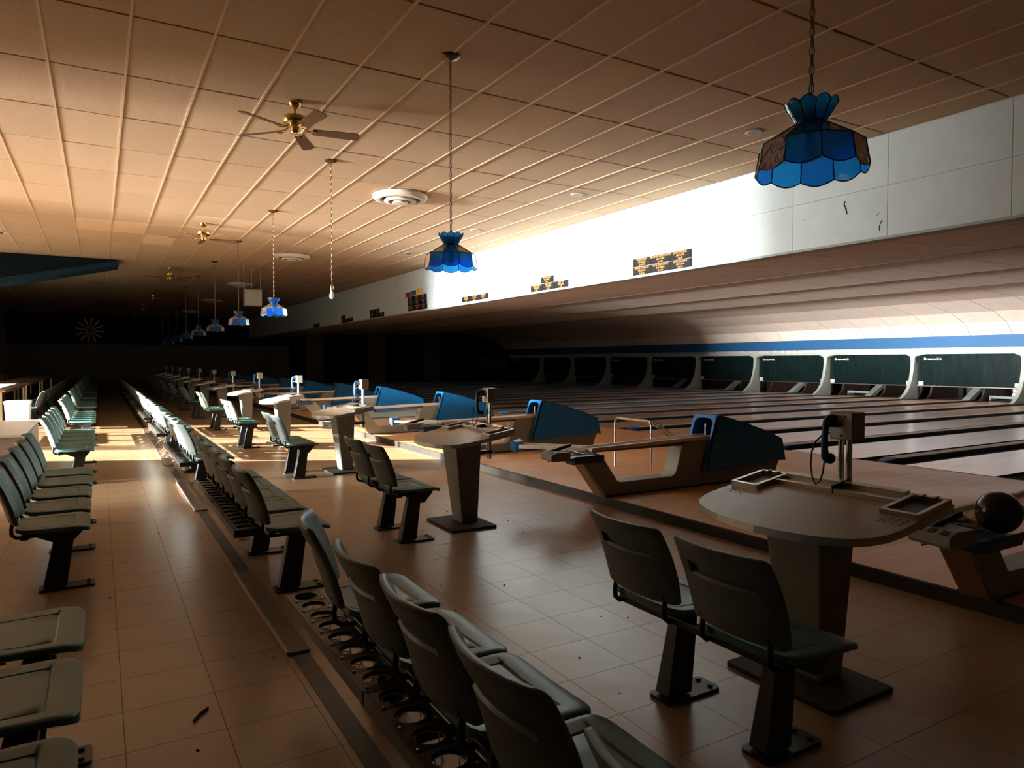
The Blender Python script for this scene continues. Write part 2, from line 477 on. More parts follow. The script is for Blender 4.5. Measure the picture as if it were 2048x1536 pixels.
for x0, x1, y0 in cells:
    full = abs(x1-x0-TX) < 1e-4
    ij = (round((x0-RX0)/TX), round((y0-RY0)/TY))
    if n_t < 300 and full:
        obj('ceiling_tile', cmp_ if ij in pale else cm, ceil, (x0, y0, CZ+random.uniform(.003, .006)), (random.uniform(-.001,.001), random.uniform(-.002,.002), 0)); n_t += 1
    else: ctile(x1-x0, TY, rest, x0, y0, CZ+.004)
o = rest.build('ceiling_tile_field', 'tile', ceil); o['kind'] = 'stuff'

# ------------------------------------------------------------------ soffit (front of the dropped lane ceiling)
sof = struct(MB().box(SX+.01, SX+.3, YN, YF, SZ, CZ+.2).build('wall_right', 'soffit_gap'), 'pale panelled drop wall above the foul line')
PH = (CZ-SZ)/2
pm = MB().box(-.012, .0, .003, TY-.003, .003, PH-.003).mesh('wall_panel', 'soffit')
for j in range(0, 40):
    for r in (0, 1):
        obj('wall_panel', pm, sof, (SX+.01, RY0+j*TY-.03, SZ+r*PH))
struct(MB().box(SX-.03, SX+.02, YN, YF, SZ-.025, SZ+.004).build('trim_4', 'mask_frame'), 'thin pale edge along the bottom of the drop wall')
# cracks in the plaster
cr = MB()
def crack(y, z, pts, w):
    for (a, b), (c, d) in zip(pts[:-1], pts[1:]):
        cr.add([(SX-.0045, y+a-w, z+b),(SX-.0045, y+a+w, z+b),(SX-.0045, y+c+w*.6, z+d),(SX-.0045, y+c-w*.6, z+d)], [(0,1,2,3)])
crack(5.18, 3.25, [(0,.06),(.01,.02),(-.01,-.02),(-.03,-.1)], .012)
crack(4.75, 3.06, [(.10,0),(.04,.01),(0,.04)], .006); crack(4.72, 2.95, [(0,.06),(.03,0),(.03,-.06)], .009); crack(5.75, 3.18, [(0,0),(-.05,.01)], .01)
o = cr.build('crack', 'crack', sof)

# lane ceiling: three flat stepped runs, then a faceted curve down to the blue band
SECT = [((SX+.28, SZ+.01), (11.0, 3.01)), ((11.0, 3.10), (14.2, 3.10)), ((14.2, 3.20), (17.4, 3.16)), ((17.4, 3.36), (20.2, 3.38)), ((20.2, 3.38), (22.3, 3.25)), ((22.3, 3.25), (23.8, 2.97)), ((23.8, 2.97), (24.6, 2.67)), ((24.6, 2.67), (25.01, 2.28))]
base = MB()
for (xa, za), (xb, zb) in SECT:
    base.add([(xa,YN,za+.03),(xb,YN,zb+.03),(xb,YF,zb+.03),(xa,YF,za+.03)], [(0,1,2,3)])
for x, z0, z1 in ((11.0,3.0,3.14),(14.2,3.09,3.25),(17.4,3.15,3.39)):
    base.add([(x,YN,z0),(x,YF,z0),(x,YF,z1),(x,YN,z1)], [(0,1,2,3)])
base.add([(SX+.02,YN,4.2),(28.4,YN,4.2),(28.4,YF,4.2),(SX+.02,YF,4.2)], [(0,1,2,3)])
lc = struct(base.build('ceiling', 'plenum'), 'stepped and curved ceiling above the lanes')
PW = 1.24
for (xa, za), (xb, zb) in SECT:
    mb = MB(); g = .008
    mb.hexa([(xa,g,za),(xb,g,zb),(xb,PW-g,zb),(xa,PW-g,za)], [(xa,g,za+.02),(xb,g,zb+.02),(xb,PW-g,zb+.02),(xa,PW-g,za+.02)])
    me = mb.mesh('ceiling_panel', 'lane_ceiling')
    for j in range(39): obj('ceiling_panel', me, lc, (0, YN+j*PW, 0))

# blue band, sheet and back wall behind the pins
struct(MB().box(MX, MX+.08, YN, YF, 1.885, 2.285).build('trim_5', 'blue_wall'), 'bright blue fascia band above the pin masking')
mb = MB(); pts = []
rr = random.Random(3); n = 420
for i in range(n+1):
    y = YN+(YF-YN)*i/n
    for z in (1.70, 1.80, 1.93): pts.append((MX+.34+rr.uniform(-.05,.05), y+rr.uniform(-.04,.04), z))
mb.add(pts, [(i*3+k, (i+1)*3+k, (i+1)*3+k+1, i*3+k+1) for i in range(n) for k in (0,1)])
tag(mb.build('plastic_sheet', 'sheet'), 'crumpled pale plastic sheeting stuffed above the pin masking', 'plastic sheet')
struct(MB().box(28.3, 28.5, YN, YF, -.1, 4.2).build('wall_right', 'wall_dark'), 'dark wall behind the pins')

# ------------------------------------------------------------------ outer walls
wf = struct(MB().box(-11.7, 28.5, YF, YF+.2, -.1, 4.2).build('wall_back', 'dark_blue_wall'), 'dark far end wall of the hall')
pw = MB().box(.004, 1.216, -.03, 0, .1, 2.38).mesh('wall_panel', 'panel_wood')
for i in range(17): obj('wall_panel', pw, wf, (-10.8+i*1.22, YF, 0))
ps = MB().box(0, 1.15, -.03, 0, .1, 3.9).mesh('wall_panel', 'panel_wood')
for x in (10.9, 14.9, 18.7): obj('wall_panel', ps, wf, (x, YF, 0))
struct(MB().box(-11.7, 28.5, YN-.2, YN, -.1, 4.2).build('wall_front', 'wall_tan'), 'wall behind the camera')
wl = MB()
wl.box(WX-.2, WX, YN, WY0, -.1, 4.2); wl.box(WX-.2, WX, WY1, 13.2, -.1, 4.2)
wl.box(WX-.2, WX, WY0, WY1, WZ1, 4.2); wl.box(WX-.2, WX, WY0, WY1, -.1, WZ0)
struct(wl.build('wall_left', 'wall_tan'), 'left wall with the glazed entrance')
JX = -4.0
struct(MB().box(-30, JX, 13.1, 13.3, -.1, 4.2).build('wall_left', 'wall_tan'), 'return wall beside the entrance, extended unseen to block light')  # carried far outdoors, unseen, to stop lamp light leaking into the side window
wl = MB(); SW0, SW1, SZ0, SZ1 = 13.4, 20.1, .25, 3.75
TW0, TW1, TZ0, TZ1 = 20.6, 26.2, 1.38, 1.70
wl.box(JX-.2, JX, 13.1, SW0, -.1, 4.2); wl.box(JX-.2, JX, SW1, TW0, -.1, 4.2); wl.box(JX-.2, JX, TW1, YF, -.1, 4.2)
wl.box(JX-.2, JX, TW0, TW1, -.1, TZ0); wl.box(JX-.2, JX, TW0, TW1, TZ1, 4.2)
wl.box(JX-.2, JX, SW0, SW1, SZ1, 4.2); wl.box(JX-.2, JX, SW0, SW1, -.1, SZ0)
struct(wl.build('wall_left', 'wall_tan'), 'left wall with the low side window')
struct(MB().box(WX, -3.4, 8.2, 8.4, -.1, 4.2).build('wall_left', 'wall_tan'), 'unseen partition added to shade the camera side of the hall')  # unseen partition, added to keep entrance light off the near floor and drop wall
def window(name, X, y0, y1, z0, z1, ys, zs, label):
    f = MB(); b = .05
    for y in [y0+b/2]+ys+[y1-b/2]: f.box(X-.08, X-.02, y-b/2, y+b/2, z0, z1)
    for z in [z0+b/2]+zs+[z1-b/2]: f.box(X-.08, X-.02, y0, y1, z-b/2, z+b/2)
    w = struct(f.build(name, 'frame_metal'), label)
    yy = [y0]+ys+[y1]
    for a, c in zip(yy[:-1], yy[1:]):
        MB().box(X-.055, X-.049, a+b/2, c-b/2, z0+b, z1-b).build('pane', 'pane', w)
window('window_1', WX, WY0, WY1, WZ0, WZ1, [10.8, 11.9], [2.1], 'glazed entrance in the left wall')
window('sun_slit', JX, TW0, TW1, TZ0, TZ1, [22.5, 24.3], [], 'unseen slit opening added to let sun onto the long table')  # added slit, sized so the sun lands on the table top alone
window('window_2', JX, SW0, SW1, SZ0, SZ1, [15.1, 16.8, 18.4], [.7, 2.2], 'low side window in the left wall')
struct(MB().box(-60, WX-.2, -30, 70, -.2, -.05).box(WX-.2, JX-.2, 13.3, 70, -.2, -.05).build('floor', 'asphalt'), 'sunlit paving outside')

# wedge shaped bulkhead at the left
def bz(x): return 3.94-(.44-x)*.24
b = thing('bulkhead', 'dark wedge shaped bulkhead with a blue lower edge hanging from ceiling at left', 'bulkhead', (0,20.02,0))
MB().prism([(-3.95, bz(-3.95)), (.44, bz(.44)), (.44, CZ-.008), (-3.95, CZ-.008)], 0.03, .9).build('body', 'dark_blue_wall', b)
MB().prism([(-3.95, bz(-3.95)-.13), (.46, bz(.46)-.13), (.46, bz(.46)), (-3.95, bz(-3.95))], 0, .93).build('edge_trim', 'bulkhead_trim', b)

# ------------------------------------------------------------------ ganged chairs
ybs = [-1,-.985,-.94,-.8,-.66,-.63,-.3,0,.3,.63,.66,.8,.94,.985,1]
vbs = [0,.012,.05,.18,.38,.57,.585,.615,.622,.68,.745,.752,.76,.80,.90,.955,.988,1]
def back_mesh():
    hw, H, r = .210, .318, .024
    mb = MB()
    def row(v):
        z = v*H
        d = 0
        if z < r: d = r-math.sqrt(max(0, r*r-(r-z)**2))
        if z > H-r: d = r-math.sqrt(max(0, r*r-(z-(H-r))**2))
        return z, hw+.008*math.sin(v*math.pi)-d
    for side in (0, 1):
        for v in vbs:
            z, w = row(v)
            for u in ybs:
                y = u*w
                x = -.045*(1-(y/hw)**2) - (z/H)*.118 + .012*math.sin(v*math.pi)
                edge = min(1, (1-abs(u))/.06, v/.05, (1-v)/.045)
                t = .014*(.35+.65*math.sqrt(max(0, min(1, edge))))
                if side == 0: x += t
                else:
                    x -= t
                    if abs(u) <= .645:
                        if .60 <= v < .62: x += .010
                        elif .62 <= v <= .748: x += .021
                mb.v.append((x, y, z))
    nu, nv = len(ybs), len(vbs)
    for side in (0, 1):
        o = side*nu*nv
        for j in range(nv-1):
            for i in range(nu-1):
                mb.f.append((o+j*nu+i, o+j*nu+i+1, o+(j+1)*nu+i+1, o+(j+1)*nu+i)); mb.m.append(side)
    per = [i for i in range(nu)]+[j*nu+nu-1 for j in range(1,nv)]+[(nv-1)*nu+i for i in range(nu-2,-1,-1)]+[j*nu for j in range(nv-2,0,-1)]
    for a, b in zip(per, per[1:]+per[:1]):
        mb.f.append((a, b, b+nu*nv, a+nu*nv)); mb.m.append(1)
    return mb.mesh('backrest', ['seat', 'shell'], 38)
def seat_mesh():
    mb = MB()
    us = [-1,-.97,-.9,-.72,-.705,-.69,-.675,-.35,0,.35,.675,.69,.705,.72,.9,.97,1]
    xs = [-.165,-.16,-.145,-.12,-.08,0,.10,.112,.118,.124,.130,.16,.185,.2,.207]
    for side in (0, 1):
        for x in xs:
            fr = .05 if x > 0 else .07
            t = (x+.167)/.374
            w = .205+.025*min(1, t*1.8)
            e = min(.207-x, x+.167)
            if e < fr: w -= fr-math.sqrt(max(0, fr*fr-(fr-e)**2))*1.0
            for u in us:
                y = u*w
                z = -.012*(1-(y/.23)**2)*(1 if x < .15 else .6)
                if x > .13: z -= .016*((x-.13)/.077)**2
                if x < -.10: z += .012*((-.10-x)/.067)**2
                ed = min(1, (1-abs(u))/.05)
                if side == 0:
                    z -= .006*(1-math.sqrt(max(0, ed)))
                    inr = abs(u) <= .7125 and x <= .122
                    edge = inr and (.68 <= abs(u) or x >= .11)
                    if edge: z -= .005
                else:
                    z -= .024+.004*math.sqrt(max(0, ed))
                mb.v.append((x, y, z))
    nu, nv = len(us), len(xs)
    for side in (0, 1):
        o = side*nu*nv
        for j in range(nv-1):
            for i in range(nu-1):
                mb.f.append((o+j*nu+i, o+j*nu+i+1, o+(j+1)*nu+i+1, o+(j+1)*nu+i)); mb.m.append(0)
    per = [i for i in range(nu)]+[j*nu+nu-1 for j in range(1,nv)]+[(nv-1)*nu+i for i in range(nu-2,-1,-1)]+[j*nu for j in range(nv-2,0,-1)]
    for a, b in zip(per, per[1:]+per[:1]):
        mb.f.append((a, b, b+nu*nv, a+nu*nv)); mb.m.append(0)
    return mb.mesh('seat', 'seat', 38)
SEATM, BACKM = seat_mesh(), back_mesh()
def tube_path():
    return [(-.02,0,.405),(-.12,0,.398),(-.160,0,.400),(-.182,0,.418),(-.184,0,.45),(-.178,0,.485),(-.187,0,.515)]
TUBEM = MB().tube(tube_path(), .0105, 8).mesh('support_tube', 'black', 50)
def leg_mesh():
    mb = MB()
    mb.hexa([(-.055,-.045,.02),(.075,-.045,.02),(.075,.045,.02),(-.055,.045,.02)], [(.02,-.03,.385),(.125,-.03,.385),(.125,.03,.385),(.02,.03,.385)])
    return mb.mesh('leg', 'black')
LEGM = leg_mesh()
FOOTM = MB().prism(rrect(-.075,.225,-.065,.065,.02,3), 0, .014, 'XY').prism(arc(.19,.035,.012,0,360,8)[:-1], .014, .024, 'XY').prism(arc(.19,-.035,.012,0,360,8)[:-1], .014, .024, 'XY').prism(arc(-.05,.0,.012,0,360,8)[:-1], .014, .02, 'XY').mesh('foot_plate', 'black')
def add_bevel(o, w, seg=2):
    bv = o.modifiers.new('bevel', 'BEVEL'); bv.width = w; bv.segments = seg; bv.limit_method = 'ANGLE'; bv.angle_limit = R(40)
def make_gang(n, pitch, legs, label, cat='chair row', ends=0):
    t = thing('chair_row' if n > 2 else 'chair_pair', label, cat)
    y0 = -pitch*(n-1)/2
    mb = MB(); mb.box(.03, .11, y0-.12, -y0+.12, .375, .415); mb.box(-.14, -.10, y0-.18, -y0+.18, .385, .415)
    mb.build('beam', 'black', t, bevel=.005)
    for s in (-1, 1):
        yy = s*(-y0+.135)
        MB().prism([(-.12,.415),(.17,.415),(.165,.40),(.10,.325),(.07,.325)], yy-.006, yy+.006).build('end_bracket', 'black', t)
    for i in range(n):
        y = y0+i*pitch+(-ends if i == 0 else ends if i == n-1 else 0)
        obj('seat', SEATM, t, (0, y, .455))
        b = obj('backrest', BACKM, t, (-.150, y, .475))
        for s in (-1, 1):
            obj('support_tube', TUBEM, b, (.150, s*.150, -.475))
    for ly in legs:
        l = obj('leg', LEGM, t, (0, ly, 0)); add_bevel(l, .008)
        obj('foot_plate', FOOTM, l)
    index_kids(t)
    return t
# row on the left of the aisle
gl = make_gang(5, .565, (-1.0, 0, 1.0), '')
LEFTX = -.062-.207
for k in range(10):
    lab = f'left row of green plastic chairs beside the aisle, {NTH[k]} gang of five' if k < 6 else 'far gang of five green chairs in the dark left row'
    place(gl, k, (LEFTX, .5+1.41+4.3*k, 0), 0, lab, 'chair gangs along the left of the aisle')
gb = None
for k in range(4, 9):
    o = copy_tree(gl); o.location = (-1.32, .5+1.41+4.3*k, 0); o.rotation_euler = (0,0,math.pi)
    o['label'] = f'gang of chairs facing away, back to back with the {NTH[k]} gang in left row' if k < 6 else 'far gang of chairs facing away in the dark left row'; o['group'] = 'chair gangs facing away at the left'
# row behind the bowlers' tables (right of the aisle)
gm = make_gang(5, .475, (-.95, 0, .95), '', ends=.07)
for k in range(NP):
    lab = f'{NTH[k]} gang of five chairs right of the aisle with cup trays behind its backs' if k < 6 else 'far gang of five chairs in the dark row right of the aisle'
    o = place(gm, k, (1.195-.207, 1.78+P*k+(.14 if k else 0), 0), 0, lab, 'chair gangs along the right of the aisle')
    if k == 0:
        first = o
ends_ = [c for c in gm.children if c.name.startswith('backrest')]
max(ends_, key=lambda c: c.location.y).rotation_euler = (0, 0, R(-14))
# pairs in front of each scoring table
gp = make_gang(2, .50, (-.2475, .2475), '')
for k in range(NP):
    lab = f'{NTH[k]} pair of green chairs facing its scoring table' if k < 7 else 'far pair of chairs facing its scoring table in the dark'
    place(gp, k, (2.275-.207, 1.93+P*k, 0), 0, lab, 'chair pairs at the scoring tables')

# ------------------------------------------------------------------ cup trays behind the right row
HP = .136; NH = 8; TL = NH*HP+.01; TW = .145
def tray_mesh():
    mb = MB(); y0 = -TL/2
    nseg = 16; ra = .050
    for h in range(NH):
        yc = -TL/2+.005+HP*(h+.5)
        sq = []
        for i in range(nseg):
            a = 2*math.pi*i/nseg
            c, s_ = math.cos(a), math.sin(a); k = 1/max(abs(c)/(TW/2), abs(s_)/(HP/2))
            sq.append((c*k, s_*k))
        for zi, z in ((0, 0), (1, -.012)):
            mb.v += [(x, yc+y, z) for x, y in sq]
            mb.v += [(ra*math.cos(2*math.pi*i/nseg), yc+ra*math.sin(2*math.pi*i/nseg), z+(.003 if zi == 0 else 0)) for i in range(nseg)]
        o = len(mb.v)-4*nseg
        for i in range(nseg):
            j = (i+1) % nseg
            mb.f += [(o+i, o+j, o+nseg+j, o+nseg+i), (o+2*nseg+i, o+3*nseg+i, o+3*nseg+j, o+2*nseg+j), (o+nseg+i, o+nseg+j, o+3*nseg+j, o+3*nseg+i)]
            mb.m += [0,0,0]
    mb.box(-TW/2-.004, -TW/2+.004, -TL/2, TL/2, -.045, .002); mb.box(TW/2-.004, TW/2+.004, -TL/2, TL/2, -.045, .002)
    mb.box(-TW/2, TW/2, -TL/2-.004, -TL/2+.004, -.045, .002); mb.box(-TW/2, TW/2, TL/2-.004, TL/2+.004, -.045, .002)
    return mb.mesh('plate', 'rubber')
def cup_mesh():
    mb = MB()
    for z, r in ((-.012, .050), (-.075, .045)):
        mb.tube([(r*math.cos(2*math.pi*i/12), r*math.sin(2*math.pi*i/12), z) for i in range(12)], .0022, 5, cyclic=True)
    for i in range(4):
        a = math.pi*i/2+.5
        mb.tube([(.05*math.cos(a),.05*math.sin(a),-.012),(.045*math.cos(a),.045*math.sin(a),-.075),(0,0,-.08)], .0022, 5)
    return mb.mesh('wire_cup', 'steel')
t = thing('cup_tray', '', 'cup tray')
TPL = obj('plate', tray_mesh(), t); TPL.data.materials[0] = MATS['tray_metal']
cm_ = cup_mesh()
for h in range(NH): obj('wire_cup', cm_, t, (0, -TL/2+.005+HP*(h+.5), 0))
rv = MB()
for h in range(NH):
    for s in (-1, 1): rv.lathe([(.006,0),(.006,.003),(.002,.005)], 8, T=Matrix.Translation((s*.056, -TL/2+.005+HP*h+.012, .002)))
rv.build('rivets', 'steel', t)['kind'] = 'stuff'
MB().box(-.03, .25, .288, .312, -.065, -.045).box(.23, .25, .288, .312, -.045, .024).build('bracket', 'black', t)
index_kids(t)
i = 0
for k in range(NP):
    for s in (1, 0):
        lab = f'dark cup tray with eight round holes behind {NTH[k]} right chair gang, {"farther" if s else "nearer"} half' if k < 4 else 'far cup tray behind a chair gang in the dark right row'
        place(t, i, (.795, 2.17+(.555 if s else -.555)+P*k+(.14 if k else 0), .35), 0, lab, 'cup trays behind the right row of chairs'); i += 1
# ------------------------------------------------------------------ scoring tables
def topz(x): return .735+(x-(-.37))*.165       # local x from the pedestal centre (world X 2.72)
def make_table():
    t = thing('scoring_table', '', 'scoring table')
    b = MB(); b.prism(rrect(-.22,.20,-.28,.28,.02,3), 0, .022, 'XY'); b.build('base_plate', 'rubber', t, bevel=.004)
    mb = MB(); mb.hexa([(-.045,-.10,.022),(.105,-.10,.022),(.105,.10,.022),(-.045,.10,.022)],
                       [(-.13,-.15,topz(-.13)-.03),(.12,-.15,topz(.12)-.03),(.12,.15,topz(.12)-.03),(-.13,.15,topz(-.13)-.03)])
    mb.build('pedestal', 'pedestal', t, bevel=.012)
    # slanted D-shaped top
    half = [(.265,.475),(-.10,.475),(-.17,.465),(-.235,.435),(-.285,.385),(-.32,.31),(-.345,.22),(-.362,.11)]
    poly = half+[(-.368,0)]+[(x,-y) for x,y in reversed(half)]
    mb = MB(); n = len(poly); th = .032
    mb.v = [(x,y,topz(x)) for x,y in poly]+[(x,y,topz(x)-th) for x,y in poly]
    mb.f = [tuple(range(n)), tuple(range(2*n-1,n-1,-1))]; mb.m = [0,1]
    for i in range(n):
        j = (i+1)%n; mb.f.append((i,j,n+j,n+i)); mb.m.append(1)
    mb.build('table_top', ['laminate','alu'], t)
    T = Matrix.Translation((0,0,topz(0))) @ Matrix.Rotation(-math.atan(.165), 4, 'Y')
    for s in (-1, 1):
        f = MB(); y0, y1 = sorted((s*.31, s*.47)); x0, x1 = .02, .262; w = .018
        f.box(x0,x1,y0,y0+w,0,.022,0,T); f.box(x0,x1,y1-w,y1,0,.022,0,T); f.box(x0,x0+w,y0,y1,0,.022,0,T); f.box(x1-w,x1,y0,y1,0,.022,0,T)
        for q in (.33,.66): f.box(x1-.035, x1, y0+q*(y1-y0)-.004, y0+q*(y1-y0)+.004, .01, .028, 0, T)
        fo = f.build('ash_tray', 'steel', t)
        MB().box(x0+w,x1-w,y0+w,y1-w,0,.003,0,T).build('tray_well', 'black', fo)
        d = MB()
        for a in range(4):
            for c in range(3): d.add([(q[0],q[1],.0012) for q in rrect(x0-.035-.028*c, x0-.022-.028*c, y0+.02+a*.03, y0+.033+a*.03, .005, 2)], [tuple(range(12))], 0, T)
        d.build('red_marks', 'kick', t)
    r = MB(); r.box(.150,.166,-.30,.30,.001,.020,0,T); r.box(.166,.235,-.30,.30,.001,.006,0,T); r.box(.225,.262,-.30,.30,.001,.032,0,T)
    r.build('pencil_rail', 'alu', t)
    MB().box(.148,.266,-.012,-.006,.001,.036,0,T).build('clip', 'black', t)
    # telephone on a twin-tube post behind the top
    for y in (.005, .045):
        MB().tube([(.285,y,.55),(.285,y,1.07)], .0135, 10).build('phone_post', 'chrome', t, 50)
    MB().box(.10,.30,-.01,.06,.60,.63).build('post_bracket', 'black', t)
    px = MB(); px.box(.25,.345,-.035,.085,1.055,1.185); pb = px.build('phone_box', 'beige_metal', t, bevel=.006)
    MB().box(.2455,.25,-.030,.080,1.06,1.18).build('face_plate', 'white_plastic', pb)
    sc = MB()
    for y, z in ((.0,1.165),(.05,1.165),(.02,1.075)): sc.lathe([(.005,0),(.005,.003)], 8, T=Matrix.Translation((.2455,y,z)) @ Matrix.Rotation(-math.pi/2,4,'Y'))
    sc.build('screw', 'black', pb)
    MB().box(.205,.2455,.015,.065,1.115,1.14).build('cradle', 'black', pb, bevel=.004)
    # handset: curved grip with two cups
    hs = MB()
    g = [(.222,.055,1.150),(.205,.056,1.152),(.192,.058,1.140),(.186,.060,1.11),(.185,.062,1.06),(.188,.064,1.01),(.196,.066,.975),(.210,.067,.962),(.226,.067,.965)]
    hs.tube(g, [.018,.019,.018,.016,.0155,.016,.018,.019,.018], 10)
    for (x,y,z) in ((.222,.055,1.150),(.226,.067,.965)):
        hs.lathe([(.024,0),(.026,.01),(.024,.02)], 12, T=Matrix.Translation((x-.004,y,z)) @ Matrix.Rotation(math.pi/2,4,'Y'))
    h = hs.build('handset', 'navy_plastic', t, 40)
    c = [(.192,.068,.95),(.188,.072,.90),(.175,.078,.86),(.165,.092,.845),(.168,.112,.87),(.178,.130,.93),(.192,.136,.99),(.205,.125,1.04),(.225,.10,1.075),(.25,.08,1.085)]
    MB().tube(c, .0042, 6).build('cord', 'black', t, 50)
    return t
tb = make_table(); index_kids(tb)
for k in range(NP):
    lab = f'slant-topped scoring table on a tapered pedestal with phone, {NTH[k]} to the camera' if k < 8 else 'far scoring table with phone, barely visible in the dark'
    place(tb, k, (2.72, 2.0+P*k, 0), 0, lab, 'scoring tables')

# ------------------------------------------------------------------ ball returns
def make_return():
    t = thing('ball_return', '', 'ball return')
    bw = .095
    # C-shaped body as a ring of prisms: base, raked leg, rear column
    outer = [(4.29,LZ),(6.76,LZ),(6.80,.20),(6.84,.27),(6.6,.50),(5.72,.60),(5.36,.585),(5.30,.53),(5.215,.27),(5.19,.235),(5.15,.22),(4.47,.22),(4.43,.235),(4.235,.50),(4.12,.545),(3.98,.50),(3.985,.46)]
    mb = MB(); mb.prism(outer, -bw, bw); body = mb.build('body', 'beige_metal', t, bevel=.008)
    MB().hexa([(4.275,-.08,LZ),(4.30,-.08,LZ),(4.30,.08,LZ),(4.275,.08,LZ)], [(3.975,-.08,.47),(4.0,-.08,.47),(4.0,.08,.47),(3.975,.08,.47)]).build('front_panel', 'bar_wood', body)
    MB().box(4.27, 6.78, -.10, .10, LZ, LZ+.02).build('kick_strip', 'divider', body)
    # hood
    hw = .165
    side = [(5.55,.235),(6.86,.285),(6.80,.53),(6.55,.63),(6.2,.735),(5.95,.80),(5.80,.835),(5.74,.835)]
    h = MB(); n = len(side)
    h.prism(side, -hw, -hw+.012); h.prism(side, hw-.012, hw)
    top = side[2:]
    for (a, b), (c, d) in zip(side[1:-1], side[2:]):
        h.hexa([(a,-hw,b-.012),(c,-hw,d-.012),(c,hw,d-.012),(a,hw,b-.012)], [(a,-hw,b),(c,-hw,d),(c,hw,d),(a,hw,b)])
    hood = h.build('hood', 'blue_plastic', t, bevel=.004)
    # arched front: outer rounded outline minus inner arch, on the raked front plane
    def fp(y, z):
        f = (z-.235)/.60; return (5.55+.19*f, y, z)
    out_ = [(-hw,.235)]+[(-hw+.04*(1-math.cos(R(a))), .795+.04*math.sin(R(a))) for a in (0,30,60,90)]+[(hw-.04*(1-math.cos(R(a))), .795+.04*math.sin(R(a))) for a in (90,60,30,0)]+[(hw,.235)]
    w = .032
    in_ = [(-hw+w,.235)]+[(-hw+w+.07*(1-math.cos(R(a))), .735+.07*math.sin(R(a))) for a in (0,30,60,90)]+[(hw-w-.07*(1-math.cos(R(a))), .735+.07*math.sin(R(a))) for a in (90,60,30,0)]+[(hw-w,.235)]
    fr = MB(); n = len(out_)
    for dx in (-.012, .03):
        fr.v += [(fp(y,z)[0]+dx, y, z) for y,z in out_]+[(fp(y,z)[0]+dx, y, z) for y,z in in_]
    for i in range(n-1):
        fr.f += [(i,i+1,n+i+1,n+i), (2*n+i,3*n+i,3*n+i+1,2*n+i+1), (n+i,n+i+1,3*n+i+1,3*n+i), (i,2*n+i,2*n+i+1,i+1)]; fr.m += [0]*4
    fr.build('arch_rim', 'blue_plastic', hood, 30)
    ins = MB(); ins.box(5.95, 6.0, -hw+.012, hw-.012, .25, .79); ins.box(5.6, 5.95, -hw+.012, hw-.012, .24, .25)
    ins.build('inner_wall', 'black', hood)
    MB().tube([(5.70,-.03,.62),(5.70,-.03,.74)], .006, 6).build('guide_rod', 'steel', hood)
    # ball track: a shallow cream channel running from the hood to the rack
    tr = MB()
    sec = [(-.105,.0),(-.105,.035),(-.075,.035),(-.05,.016),(.05,.016),(.075,.035),(.105,.035),(.105,.0)]
    def sweep(mb, a, b, za, zb):
        a, b = Vector((*a,0)), Vector((*b,0)); d = (b-a).normalized(); nrm = Vector((-d.y,d.x,0)); m_ = len(sec)
        vs = [a+nrm*s_+Vector((0,0,za+h_)) for s_,h_ in sec]+[b+nrm*s_+Vector((0,0,zb+h_)) for s_,h_ in sec]
        mb.add(vs, [tuple(range(m_)), tuple(range(2*m_-1,m_-1,-1))]+[(i,(i+1)%m_,m_+(i+1)%m_,m_+i) for i in range(m_)])
    sweep(tr, (5.78,0), (4.10,0), .585, .545)
    MB().box(4.1, 5.6, -.09, .09, .535, .552).build('track_underside', 'bar_wood', tr.build('track', 'ball_rail', t))
    wg = MB(); sweep(wg, (4.16,.03), (3.74,.60), .545, .54); wing = wg.build('rack_wing', 'ball_rail', t)
    eb = MB(); eb.prism([(-.02,.50),(.0,.49),(.05,.53),(.05,.60),(.02,.62),(-.02,.60)], -.09, .09, T=Matrix.Translation((3.71,.63,0)) @ Matrix.Rotation(R(126),4,'Z'))
    eb.build('end_bracket', 'blue_plastic', wing, bevel=.006)
    # blue ball cradle on the near side
    cr_ = MB()
    prof = [(-.085,.545),(-.09,.52),(-.08,.475),(-.05,.462),(.05,.462),(.08,.475),(.09,.52),(.085,.545),(.055,.528),(.0,.52),(-.055,.528)]
    cr_.prism(prof, 3.75, 4.09, 'YZ', T=Matrix.Translation((0,-.23,0)))
    cr_.build('ball_cradle', 'navy_plastic', t, bevel=.006)
    MB().box(3.95, 4.08, -.14, -.05, .48, .52).build('cradle_arm', 'black', t)
    # grey console with slots and black lever
    T = Matrix.Translation((3.64,-.13,.50)) @ Matrix.Rotation(R(-8),4,'Z')
    cb = MB(); cb.prism([(-.07,0),(.12,.0),(.12,.085),(-.02,.085),(-.08,.06),(-.08,.015)], -.115, .115, T=T); con = cb.build('console', 'grey_plastic', t, bevel=.006)
    sl = MB()
    Tt = T @ Matrix.Translation((-.05,0,.0735)) @ Matrix.Rotation(-math.atan2(.025,.06),4,'Y')
    for y in (-.065, .0, .065): sl.box(-.018,.018,y-.018,y+.018,-.002,.0025,0,Tt)
    sl.build('slot', 'black', con)
    lv = MB(); lv.box(-.07,.15,-.022,.022,.085,.115,0,T @ Matrix.Translation((.07,.03,.0)) @ Matrix.Rotation(R(-14),4,'Y')); lv.build('lever', 'black', con, bevel=.008)
    MB().tube([(3.77,-.14,.585),(3.90,-.24,.55)], .008, 8).build('rod', 'chrome', t)
    MB().tube([(3.60,-.10,.50),(3.63,-.05,.475),(3.68,-.03,.48),(3.72,-.04,.50)], .004, 6).build('cable', 'black', con)
    return t
br = make_return(); index_kids(br)
for k in range(NP):
    lab = f'ball return with blue arched hood and beige C-shaped body, {NTH[k]} to the camera' if k < 7 else 'far ball return barely visible in the dark'
    place(br, k, (0, BR0+P*k, 0), 0, lab, 'ball returns')
